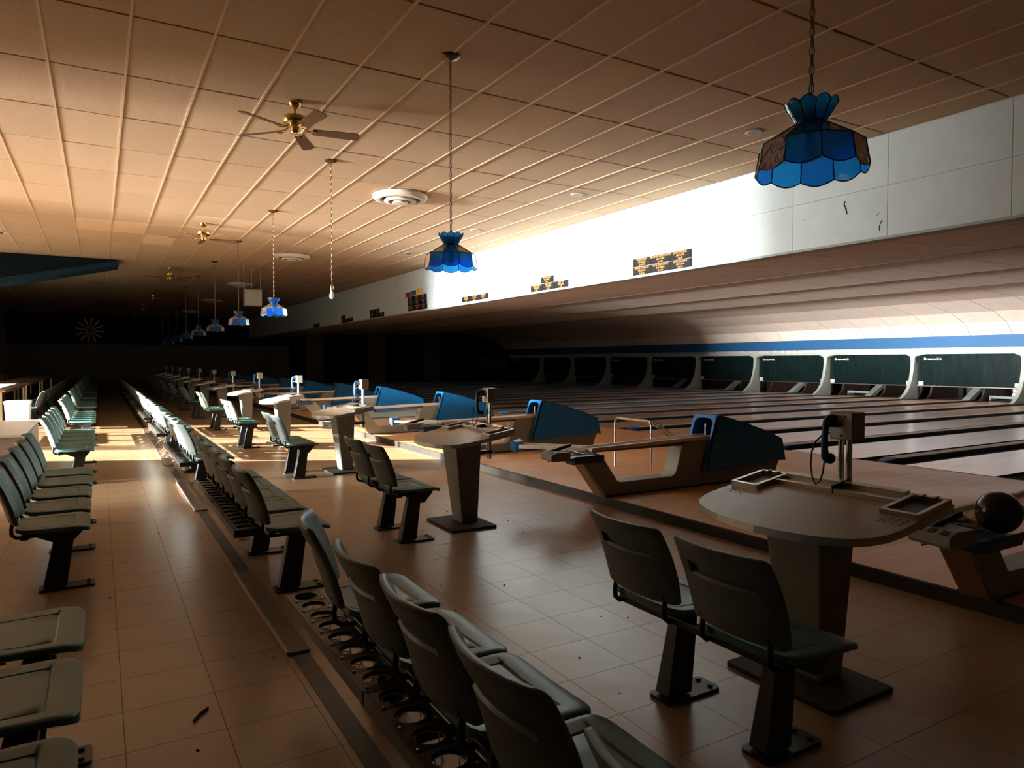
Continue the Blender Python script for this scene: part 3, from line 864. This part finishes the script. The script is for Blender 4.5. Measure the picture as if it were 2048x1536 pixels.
# bowling ball in the nearest cradle
b = MB(); prof = [(.108*math.sin(math.pi*i/20), -.108*math.cos(math.pi*i/20)) for i in range(21)]; prof[0] = (.001,-.108); prof[-1] = (.001,.108)
b.lathe(prof, 32)
tag(b.build('bowling_ball', 'ball', None, 60, loc=(4.01, BR0-.23, .637)), 'glossy black bowling ball resting in the blue cradle at right edge', 'bowling ball')

# chrome ball ramp standing on the approach
t = thing('ball_ramp', 'chrome tube ball ramp standing on the approach behind the second ball return', 'ball ramp', (5.68, 6.70, LZ))
def bend(pts, r=.06, n=5):
    out = [Vector(pts[0])]
    for a, b, c in zip(pts[:-2], pts[1:-1], pts[2:]):
        a, b, c = Vector(a), Vector(b), Vector(c); u = (a-b).normalized(); w = (c-b).normalized()
        p0, p1 = b+u*r, b+w*r
        for i in range(n+1):
            f = i/n; out.append((1-f)**2*p0+2*f*(1-f)*b+f*f*p1)
    out.append(Vector(pts[-1])); return out
MB().tube(bend([(0,.34,0),(0,.34,.62),(0,-.34,.62),(0,-.34,0)]), .014, 8).build('frame', 'chrome', t, 50)
for y in (-.24, -.13):
    MB().tube(bend([(.0,y,.62),(.16,y,.61),(1.05,y+.0,.02)], .08), .013, 8).build('rail', 'chrome', t, 50)
MB().tube(bend([(.30,-.24,.50),(.33,-.185,.44),(.30,-.13,.50)], .03), .008, 6).build('cross_brace', 'chrome', t, 50)

# ------------------------------------------------------------------ pin masking, pins, kickbacks
DIV0 = BR0+P/2                  # nearest post
def postz():
    f = [(24.10,LZ),(24.30,.17),(24.50,.30),(24.68,.50),(24.82,.80),(24.90,1.15),(24.93,1.45),(24.93,1.775)]
    return [(25.22,LZ)]+[(25.22,1.775)]+list(reversed(f))
pmsh = MB().prism(postz(), -.06, .06).mesh('post', 'mask_frame')
def frame_mb():
    mb = MB()
    # header plus rounded upper corners
    
    inner = [(P-.075,1.35)]+[(P-.07-.16*(1-math.cos(R(a))), 1.515+.16*math.sin(R(a))) for a in (0,30,60,90)]+[(.07+.16*(1-math.cos(R(a))), 1.515+.16*math.sin(R(a))) for a in (90,60,30,0)]+[(.07,1.35)]
    n = len(inner)
    e_ = .062; outer = [(P-e_,1.35)]+[(P-e_,1.775)]*1+[(P-e_-((P-2*e_)*i/(n-3)),1.775) for i in range(1,n-3)]+[(e_,1.775)]+[(e_,1.35)]
    outer = outer[:n]
    while len(outer) < n: outer.insert(-2, (e_+.01,1.775))
    for dx in (-.05, .05):
        mb.v += [(MX-.02+dx,y,z) for y,z in outer]+[(MX-.02+dx,y,z) for y,z in inner]
    for i in range(n-1):
        mb.f += [(i,i+1,n+i+1,n+i),(2*n+i,3*n+i,3*n+i+1,2*n+i+1),(n+i,n+i+1,3*n+i+1,3*n+i),(i,2*n+i,2*n+i+1,i+1)]; mb.m += [0]*4
    return mb.mesh('header', 'mask_frame')
fm = frame_mb()
panel = MB().box(MX+.10, MX+.13, .12, P-.10, .565, 1.70).mesh('panel', 'mask_glass')
railm = MB().box(MX+.08, MX+.14, .10, P-.08, .545, .568).mesh('panel_edge', 'steel')
nplate = MB().box(MX+.085, MX+.10, -.085, .085, .585, .715).mesh('number_plate', 'white_plastic')
RZ = (R(90), 0, R(-90))
for k in range(-1, NP-1):
    y0 = DIV0+k*P
    first_no = 19-2*k-2          # pair between post k and k+1
    a_no, b_no = first_no+0, first_no+1
    a_no, b_no = 17-2*(k-1), 18-2*(k-1)
    lab = f'dark glass pin masking in a pale frame, {NTH[k+1]} to the camera' if k < 6 else 'far pin masking panel lost in the dark'
    t = thing('pin_masking', lab, 'masking unit', (0, y0, 0), 0, 'pin masking units')
    obj('post', pmsh, t); obj('header', fm, t); p_ = obj('panel', panel, t); obj('panel_edge', railm, t)
    if k < 8:
        q = obj('brand_lettering', text_mesh('Brunswick', .145, 'ink_white', .002, 'LEFT'), p_, (MX+.097, P-.30, 1.50), RZ)
        for yy, no in ((P-.22, a_no), (.22, b_no)):
            pl = obj('number_plate', nplate, t, (0, yy, 0))
            obj('numeral', text_mesh(str(no), .13, 'ink_black', .001), pl, (MX+.083, 0, .648), RZ)
# ball lift ramps, kickbacks, rakes
ramp = MB().prism([(MX+.02,LZ+.037),(MX+.36,LZ+.037),(MX+1.25,.66),(MX+1.05,.66)], -.12, .12).mesh('lift_ramp', 'mask_frame')
kb = MB().prism([(MX+.55,LZ),(MX+2.6,LZ),(MX+2.6,.75),(MX+.95,.75),(MX+.88,.5),(MX+.78,.25)], -.035, .035).mesh('kickback', 'kick')
for k in range(0, 8):
    y = BR0+k*P
    tag(obj('lift_ramp', ramp, None, (0, y, 0)), (f'{NTH[k]} pale sloping ball lift ramp under the pin masking' if k < 6 else 'far ball lift ramp in the dark'), 'ball lift', 'ball lift ramps')
    for s, w in ((-1,'near'), (1,'far')):
        for s3, w3 in ((-1,'near'), (1,'far')):
            tag(obj('kickback', kb, None, (0, y+s*P/4+s3*.70, 0)), (f'reddish kickback plate on {w3} side of the {w} lane of {NTH[k]} pair' if k < 6 else 'far kickback plate in the dark'), 'kickback', 'kickback plates')
mb = MB(); mb.box(0, .05, -.55, .55, .17, .25); mb.box(0, .35, -.57, -.53, .10, .26); mb.box(0, .35, .53, .57, .10, .26)
rk = mb.mesh('pin_rake', 'mask_frame')
for nm, y in (('seventh nearest', BR0+3*P-P/4), ('sixth nearest', BR0+2*P+P/4), ('tenth nearest', BR0+4*P+P/4)):
    tag(obj('pin_rake', rk, None, (MX+.95, y, 0)), f'pale pin rake bar across the end of the {nm} lane', 'pin rake', 'pin rakes')
pp = [(.026,0),(.030,.02),(.045,.06),(.058,.10),(.0605,.115),(.056,.15),(.042,.20),(.028,.235),(.0235,.26),(.0255,.29),(.031,.32),(.0323,.34),(.028,.365),(.015,.378),(.002,.381)]
pin = MB().lathe(pp, 14).mesh('pin', 'pin_white', 60)
st = MB().lathe([(.0275,.240),(.0255,.248)], 14, close=False).lathe([(.0245,.262),(.0255,.272)], 14, close=False)
stripe = MB().lathe([(.0285,.236),(.0275,.244),(.0255,.250)], 14, close=False).lathe([(.0250,.266),(.0262,.280),(.0275,.288)], 14, close=False).mesh('stripe', 'red')
for nm, y in (('seventh nearest', BR0+3*P-P/4), ('sixth nearest', BR0+2*P+P/4)):
    for r_ in range(4):
        for c in range(r_+1):
            o = obj('bowling_pin', pin, None, (26.55+r_*.264, y+(c-r_/2)*.305, LZ))
            w_ = [['lone'],['near','far'],['near','middle','far'],['nearmost','near inner','far inner','farmost']][r_][c]
            tag(o, f'white bowling pin, {w_} one in the {["front","second","third","back"][r_]} row on the {nm} lane', 'bowling pin', f'bowling pins on the {nm} lane')
            obj('stripe', stripe, o)

# ------------------------------------------------------------------ plaques on the drop wall
RP = (R(90), 0, R(-90))
def plaque(yc, zc, w, h, lines, label, matn='plaque', ink='ink_orange', tilt=0):
    t = tag(MB().box(-.012, 0, -w/2+.003, w/2-.003, -h/2+.003, h/2-.003).build('plaque', matn, None, loc=(SX-.014, yc, zc), rot=(tilt,0,0)), label, 'plaque', 'score plaques on the drop wall')
    n = len(lines)
    for i, s in enumerate(lines):
        sz = h*(.36 if i == 0 else .30)
        obj('lettering', text_mesh(s, sz, ink), t, (-.0135, 0, h*(.30-.31*i)), RP)
PWD, PHT = .435, .136
zb = SZ+.012+PHT/2
six = [('DAN DELIA','300 GAME','10-10-78'),('BONNIE WHITTAKER','300 GAME','3-4-78'),('JIM DEEDING','300 GAME','1-8-87'),('MERLE TINGLEY','300 GAME','3-26-83'),('PETE HASTINGS','800 SERIES','12-7-86'),('BOB KRAMER','300 GAME','3-6-78')]
for i in range(6):
    r_ = 1 if i < 3 else 0; c = i % 3
    plaque(8.745-c*PWD, zb+r_*PHT, PWD, PHT, six[i], f'black plaque with orange lettering, {["left","middle","right"][c]} in the {"upper" if r_ else "lower"} row of the block of six')
four = [('ALAN SMITH','300 GAME','10-80'),('BILL RICE','300 GAME','8-76'),('LOU TIPP','300 GAME','6-79'),('DALE FORD','299 GAME','5-74')]
for i, (y, r_) in enumerate(((11.915,0),(11.48,0),(11.045,0),(11.54,1))):
    plaque(y, zb+r_*PHT, PWD, PHT, four[i], f'black plaque with orange lettering, {["left","middle","right","top"][i]} one of the pyramid of four')
three = [('J MILLER','300 GAME','1-82'),('B WALTERS','300 GAME','2-82'),('G BRANDT','300 GAME','4-84')]
for i in range(3):
    plaque(15.05-i*PWD, zb+.02, PWD, PHT, three[i], f'black plaque with orange lettering, {["left","middle","right"][i]} one of the row of three')
for i in range(9):
    r_, c = i//3, i % 3
    plaque(18.47-c*PWD+r_*.02, zb+.02+r_*PHT, PWD, PHT, ('R STONE','300 GAME','7-81'), f'dim black plaque, {["left","middle","right"][c]} in the {["bottom","middle","top"][r_]} row of the block of nine')
for i, (y, mn, nm) in enumerate(((18.73,'plaque_red','red'),(18.33,'plaque_blue','blue'),(17.93,'plaque_yellow','yellow'))):
    plaque(y, zb+.02+3*PHT+i*.015, .34, .14, ('300','GAME'), f'small {nm} plaque on top of the block of nine', mn, 'ink_black')
for yc, n in ((21.3, 5), (24.4, 4), (28.2, 2)):
    for i in range(n):
        plaque(yc+.45-(i % 3)*PWD, zb+(i//3)*PHT, PWD, PHT, ('M HALL','300 GAME'), 'far black plaque on the dark stretch of the drop wall')

# ------------------------------------------------------------------ pendant lamps
LX = 2.56; LY0 = 1.90
def lamp_glass(r0, z0, r1, z1, n, i, scallop, bulge=0):
    a0, a1 = 2*math.pi*i/n, 2*math.pi*(i+1)/n
    m_ = 6; mb = MB()
    p0, p1 = Vector((math.cos(a0), math.sin(a0))), Vector((math.cos(a1), math.sin(a1)))
    for f in range(m_+1):
        q = p0+(p1-p0)*f/m_
        zz = z1-scallop*math.sin(math.pi*f/m_)
        k = (zz-z0)/(z1-z0) if z1 != z0 else 1
        mb.v.append((q.x*r0, q.y*r0, z0)); rr_ = r0+(r1-r0)*k; mb.v.append((q.x*rr_, q.y*rr_, zz))
    mb.f = [(2*f, 2*f+1, 2*f+3, 2*f+2) for f in range(m_)]; mb.m = [0]*m_
    edge = [mb.v[2*f+1] for f in range(m_+1)]
    return mb, edge
def make_lamp(shade=True, drop=0):
    t = thing('pendant_lamp', '', 'pendant lamp')       # origin at the ceiling
    MB().lathe([(.075,0),(.078,-.008),(.07,-.018),(.03,-.03),(.012,-.036)], 20).build('ceiling_canopy', 'bronze', t, 40)
    zt = 2.46-CZ if shade else 2.42-CZ
    ch = MB(); z = -.036; i = 0; pl = .045
    while z-pl*.8 > zt:
        A = []
        for s in range(10):
            an = 2*math.pi*s/10; x_, z_ = .010*math.cos(an), .024*math.sin(an)
            A.append((x_ if i % 2 == 0 else 0, 0 if i % 2 == 0 else x_, z-pl/2+z_))
        ch.tube(A, .0024, 4, cyclic=True); z -= pl*.86; i += 1
    ch.build('chain', 'bronze', t)
    MB().tube([(.004,.003,-.03),(.004,-.003,zt*.5),(.003,.003,zt-.05)], .0025, 5).build('cord', 'brass', t)
    if not shade:
        MB().lathe([(.008,.10),(.02,.085),(.02,.03),(.016,.02)], 12).build('socket', 'brass', t, 40, loc=(0,0,2.30-CZ))
        MB().lathe([(.012,.025),(.014,.01),(.026,-.02),(.031,-.045),(.026,-.068),(.012,-.08),(.001,-.082)], 14).build('light_bulb', 'bulb', t, 60, loc=(0,0,2.30-CZ))
        return t
    o_ = -CZ
    MB().lathe([(.012,2.47+o_),(.022,2.45+o_),(.022,2.36+o_),(.018,2.35+o_)], 12).build('socket', 'black', t, 40)
    MB().lathe([(.013,2.355+o_),(.016,2.34+o_),(.028,2.31+o_),(.033,2.285+o_),(.028,2.262+o_),(.013,2.25+o_),(.001,2.248+o_)], 14).build('light_bulb', 'bulb', t, 60)
    n = 10; lead = MB()
    lead.lathe([(.06,2.398+o_),(.064,2.403+o_),(.06,2.408+o_)], 20)
    for i in range(n):
        a = 2*math.pi*i/n; c, s = math.cos(a), math.sin(a)
        roof, _ = lamp_glass(.058, 2.405+o_, .205, 2.315+o_, n, i, 0); roof.build('roof_glass', 'stained_clear', t)
        skirt, e1 = lamp_glass(.205, 2.315+o_, .222, 2.215+o_, n, i, .022); skirt.build('skirt_glass', 'stained_blue' if i % 2 else 'stained_deep', t, 60)
        crown, e2 = lamp_glass(.058, 2.405+o_, .100, 2.475+o_, n, i, -.018); crown.build('crown_glass', 'stained_blue', t, 60)
        lead.tube(e1, .0028, 5); lead.tube(e2, .0024, 5)
        lead.tube([(.1*c,.1*s,2.475+o_),(.058*c,.058*s,2.405+o_),(.205*c,.205*s,2.315+o_),(.222*c,.222*s,2.215+o_)], .0028, 5)
        a2 = 2*math.pi*(i+1)/n
        lead.tube([(.205*c,.205*s,2.315+o_),(.205*math.cos(a2),.205*math.sin(a2),2.315+o_)], .0028, 5)
    lead.build('lead_came', 'lead', t, 50)
    return t
lp = make_lamp(); index_kids(lp)
bare = make_lamp(False)
i = 0
for k in range(NP):
    if k == 2:
        bare.location = (LX, LY0+P*k-.02, CZ)
        tag(bare, 'bare light bulb hanging on a chain between two blue glass lamps', 'pendant lamp'); continue
    lab = f'blue stained glass pendant lamp on a chain, {NTH[i]} to the camera' if i < 7 else 'far blue glass pendant lamp in the dark'
    place(lp, i, (LX, LY0+P*k-.03*k, CZ), R(11), lab, 'blue glass pendant lamps'); i += 1

# ------------------------------------------------------------------ ceiling fans
def make_fan():
    t = thing('ceiling_fan', '', 'ceiling fan')
    MB().lathe([(.062,0),(.064,-.02),(.045,-.055),(.02,-.07)], 18).build('ceiling_canopy', 'brass', t, 40)
    MB().tube([(0,0,-.06),(0,0,-.15)], .012, 8).build('down_rod', 'brass', t, 50)
    MB().lathe([(.03,-.14),(.10,-.145),(.115,-.155),(.118,-.20),(.11,-.215),(.06,-.225)], 24).build('motor', 'brass', t, 40)
    MB().lathe([(.055,-.225),(.055,-.24),(.042,-.25),(.042,-.295),(.036,-.31),(.01,-.315)], 18).build('switch_housing', 'brass', t, 40)
    for i, a in enumerate((-9, 63, 135, 207, 279)):
        T = Matrix.Rotation(R(a), 4, 'Z')
        br_ = MB()
        for s in (-1, 1):
            br_.tube([T @ Vector((.07,0,-.245)), T @ Vector((.12,s*.012,-.275)), T @ Vector((.17,s*.035,-.281)), T @ Vector((.205,s*.02,-.279)), T @ Vector((.19,0,-.279))], .006, 6)
        b = br_.build('blade_arm', 'brass', t, 50)
        Tb = T @ Matrix.Translation((0,0,-.276)) @ Matrix.Rotation(R(-14),4,'X')
        pts = [(.17,-.05),(.58,-.066),(.61,-.055),(.625,-.02),(.625,.02),(.61,.055),(.58,.066),(.17,.05)]
        MB().prism(pts, -.003, .003, 'XY', T=Tb).build('blade', 'blade', t)
    return t
fan = make_fan(); index_kids(fan)
for k in range(6):
    lab = f'brass ceiling fan with five wooden blades, {NTH[k]} to the camera' if k < 4 else 'far brass ceiling fan in the dark'
    place(fan, k, (1.69, 7.04+2*P*k, CZ), R(0 if k == 0 else 25*k), lab, 'ceiling fans')
# round air diffusers
t = thing('air_diffuser', '', 'air vent')
MB().lathe([(.41,0),(.415,-.03),(.39,-.065),(.345,-.08),(.30,-.075),(.31,-.02),(.33,0)], 36, close=False).build('outer_ring', 'white_paint', t, 40)
MB().lathe([(.215,-.04),(.245,-.09),(.235,-.10),(.185,-.105),(.175,-.095),(.19,-.05)], 32, close=False).build('middle_ring', 'white_paint', t, 40)
MB().lathe([(.08,-.06),(.12,-.115),(.11,-.125),(.02,-.13)], 28).build('inner_ring', 'white_paint', t, 40)
MB().lathe([(.33,-.012),(.32,-.005)], 32).build('throat', 'black', t)
sp_ = MB()
for a in range(4): sp_.box(0,.33,-.006,.006,-.06,-.045,0,Matrix.Rotation(a*math.pi/2+.4,4,'Z'))
sp_.build('spoke', 'white_paint', t)
index_kids(t)
for k in range(5):
    lab = f'round white ceiling air diffuser, {NTH[k]} to the camera' if k < 3 else 'far round ceiling air diffuser in the dark'
    place(t, k, (4.0, 10.14+2*P*k, CZ-.006), .3*k, lab, 'round air diffusers')
t = thing('downlight', '', 'downlight')
MB().lathe([(.065,.002),(.095,.0),(.10,-.006),(.092,-.012),(.07,-.012),(.06,.01)], 24, close=False).build('trim_ring', 'white_paint', t, 40)
MB().lathe([(.072,-.013),(.066,-.012)], 20).build('recess_shade', 'black', t)  # black disc paints the shade inside the recessed opening
index_kids(t)
for k in range(9):
    lab = f'small recessed ceiling downlight near the drop wall, {NTH[k]} to the camera' if k < 5 else 'far recessed ceiling downlight in the dark'
    place(t, k, (6.28, 5.38+3.34*k, CZ-.004), 0, lab, 'recessed downlights')
t = thing('ceiling_speaker', 'small round ceiling vent near the left edge above the bulkhead', 'air vent', (-1.62, 16.9, CZ))
MB().lathe([(.13,0),(.13,-.015),(.09,-.02),(.07,-.005)], 24, close=False).build('ring', 'white_paint', t, 40)
MB().lathe([(.06,-.02),(.055,-.03),(.01,-.03)], 16).build('plug', 'bronze', t)

# hung monitor box
t = thing('hanging_box', 'pale square monitor box hung from ceiling rods at far centre', 'monitor', (3.51, 19.4, 0))
MB().box(-.22,.22,-.12,.12,2.88,3.32).build('case', 'frame_metal', t, bevel=.01)
MB().box(-.19,.19,-.125,-.12,2.91,3.29).build('screen', 'grey_plastic', t)
for x, y in ((-.2,0),(.2,0),(.0,.1)): MB().tube([(x,y,3.32),(x*1.1,y,CZ)], .008, 6).build('rod', 'alu', t)

# starburst and poster on the far wall
t = thing('starburst_clock', 'large starburst decoration with twelve spokes on the dark far wall', 'wall decoration', (-.37, YF-.05, 3.11))
MB().lathe([(.10,0),(.10,.03),(.05,.05)], 20, T=Matrix.Rotation(math.pi/2,4,'X')).build('hub', 'black', t, 40)
for i in range(12):
    T = Matrix.Rotation(R(30*i+8),4,'Y')
    MB().prism([(.11,-.02),(.64,-.045),(.66,0),(.64,.045),(.11,.02)], -.02, .01, T=T).build('spoke', 'frame_metal', t)
t = thing('poster', 'wide pale-framed notice board on the far wall beside the lanes', 'sign', (24.0, YF-.02, 1.385))
MB().box(-1.13,1.13,-.03,0,-.37,.37).build('board', 'wall_dark', t)
f = MB(); f.box(-1.13,1.13,-.04,-.03,.33,.37); f.box(-1.13,1.13,-.04,-.03,-.37,-.33); f.box(-1.13,-1.09,-.04,-.03,-.37,.37); f.box(1.09,1.13,-.04,-.03,-.37,.37)
f.build('frame', 'frame_metal', t)

# ------------------------------------------------------------------ left side furniture
def make_long_table(y0, y1, label):
    t = thing('long_table', label, 'table', (-1.78, (y0+y1)/2, 0), 0, 'long tables at the left')
    L_ = (y1-y0)/2
    MB().box(-.95, -.012, -L_+.012, L_-.012, .765, .80).build('table_top', 'table_white', t)
    e = MB(); e.box(-.012,0,-L_,L_,.755,.802); e.box(-.962,-.95,-L_,L_,.755,.802); e.box(-.95,-.012,-L_,-L_+.012,.755,.802); e.box(-.95,-.012,L_-.012,L_,.755,.802)
    e.build('edge_band', 'wood_edge', t)
    for x in (-.10, -.86):
        for y in (-L_+.15, L_-.15):
            l = MB(); l.box(x-.025,x+.025,y-.025,y+.025,0,.755); l.build('leg', 'steel', t, bevel=.004)
    MB().box(-.12,-.08,-L_+.1,L_-.1,.70,.74).build('apron', 'steel', t)
for a, b, nm in ((15.0, 17.1, 'nearest'), (18.9, 24.6, 'second nearest'), (25.2, 31.0, 'third nearest'), (32.0, 38.0, 'farthest')):
    make_long_table(a, b, f'long white-topped table with orange wooden edge, {nm} behind the left chairs')
t = thing('low_cabinet', 'low brown cabinet standing behind the third gang of left chairs', 'cabinet', (-1.17, 10.85, 0))
MB().box(-.40,.40,-1.2,1.2,.0,.57).build('body', 'cabinet', t)
MB().box(-.42,.42,-1.22,1.22,.57,.60).build('top', 'laminate', t, bevel=.006)
for y in (-.6, .6): MB().box(.40,.412,y-.56,y+.56,.06,.54).build('door', 'cabinet', t, bevel=.004)
t = thing('white_bin', 'white square bin standing between the left chairs and long table', 'bin', (-1.15, 13.95, 0))
MB().hexa([(-.13,-.13,0),(.13,-.13,0),(.13,.13,0),(-.13,.13,0)], [(-.17,-.17,.74),(.17,-.17,.74),(.17,.17,.74),(-.17,.17,.74)]).build('body', 'white_plastic', t, bevel=.01)
MB().box(-.18,.18,-.18,.18,.74,.79).build('lid', 'white_plastic', t, bevel=.01)
def make_wchair():
    t = thing('wooden_chair', '', 'chair')
    MB().box(-.20,.20,-.20,.20,.43,.46).build('seat', 'bar_wood', t, bevel=.006)
    for y in (-.18,.18):
        MB().hexa([(.17,y-.018,0),(.205,y-.018,0),(.205,y+.018,0),(.17,y+.018,0)],[(.16,y-.018,.43),(.195,y-.018,.43),(.195,y+.018,.43),(.16,y+.018,.43)]).build('leg', 'wood_edge', t)
        MB().hexa([(-.22,y-.018,0),(-.185,y-.018,0),(-.185,y+.018,0),(-.22,y+.018,0)],[(-.26,y-.018,.90),(-.225,y-.018,.90),(-.225,y+.018,.90),(-.26,y+.018,.90)]).build('leg', 'wood_edge', t)
    MB().box(-.262,-.235,-.2,.2,.70,.92).build('backrest', 'wood_edge', t, bevel=.006)
    return t
wc = make_wchair(); index_kids(wc)
for i, (x, y) in enumerate(((-3.0,21.2),(-3.0,26.8),(-3.02,28.6),(-2.98,29.4),(-3.0,33.5),(-3.0,35.0))):
    place(wc, i, (x, y, 0), 0, f'wooden chair on the far side of the long tables, {NTH[i]} to the camera', 'wooden chairs at the long tables')

# ------------------------------------------------------------------ litter on the floor
tag(MB().tube([(.30,2.98,.006),(.33,3.03,.007),(.36,3.06,.006)], .006, 6).build('twig', 'dust'), 'dark twig lying on the aisle floor near the camera', 'twig')
rr = random.Random(11); mb = MB()
for i in range(150):
    x = rr.choice([rr.uniform(-.1,4.1), rr.uniform(.9,1.6)]); y = rr.uniform(1.2, 13); s = rr.uniform(.003,.010)
    mb.add([(x+rr.uniform(-s,s),y-s,0),(x+s,y+rr.uniform(-s,s),0),(x-s,y+s,0),(x,y,s*1.1)], [(0,1,3),(1,2,3),(2,0,3),(0,2,1)])
o = tag(mb.build('crumbs', 'dust'), 'dark crumbs and grit scattered over the vinyl floor', 'litter'); o['kind'] = 'stuff'
for i, y in enumerate((9.9, 11.6)):
    mb = MB()
    for j in range(7):
        a = Vector((.80+rr.uniform(-.05,.1), y+rr.uniform(-.3,.3), .265)); pts = [a]
        for q in range(5): pts.append(Vector((pts[-1].x+rr.uniform(-.08,.06), pts[-1].y+rr.uniform(-.1,.1), max(.006, pts[-1].z-.07))))
        mb.tube(pts, .0025, 5)
    tag(mb.build('wire_tangle', 'steel'), f'loose tangle of bent wire hanging under the {["nearer","farther"][i]} broken cup tray', 'wire', 'wire tangles')
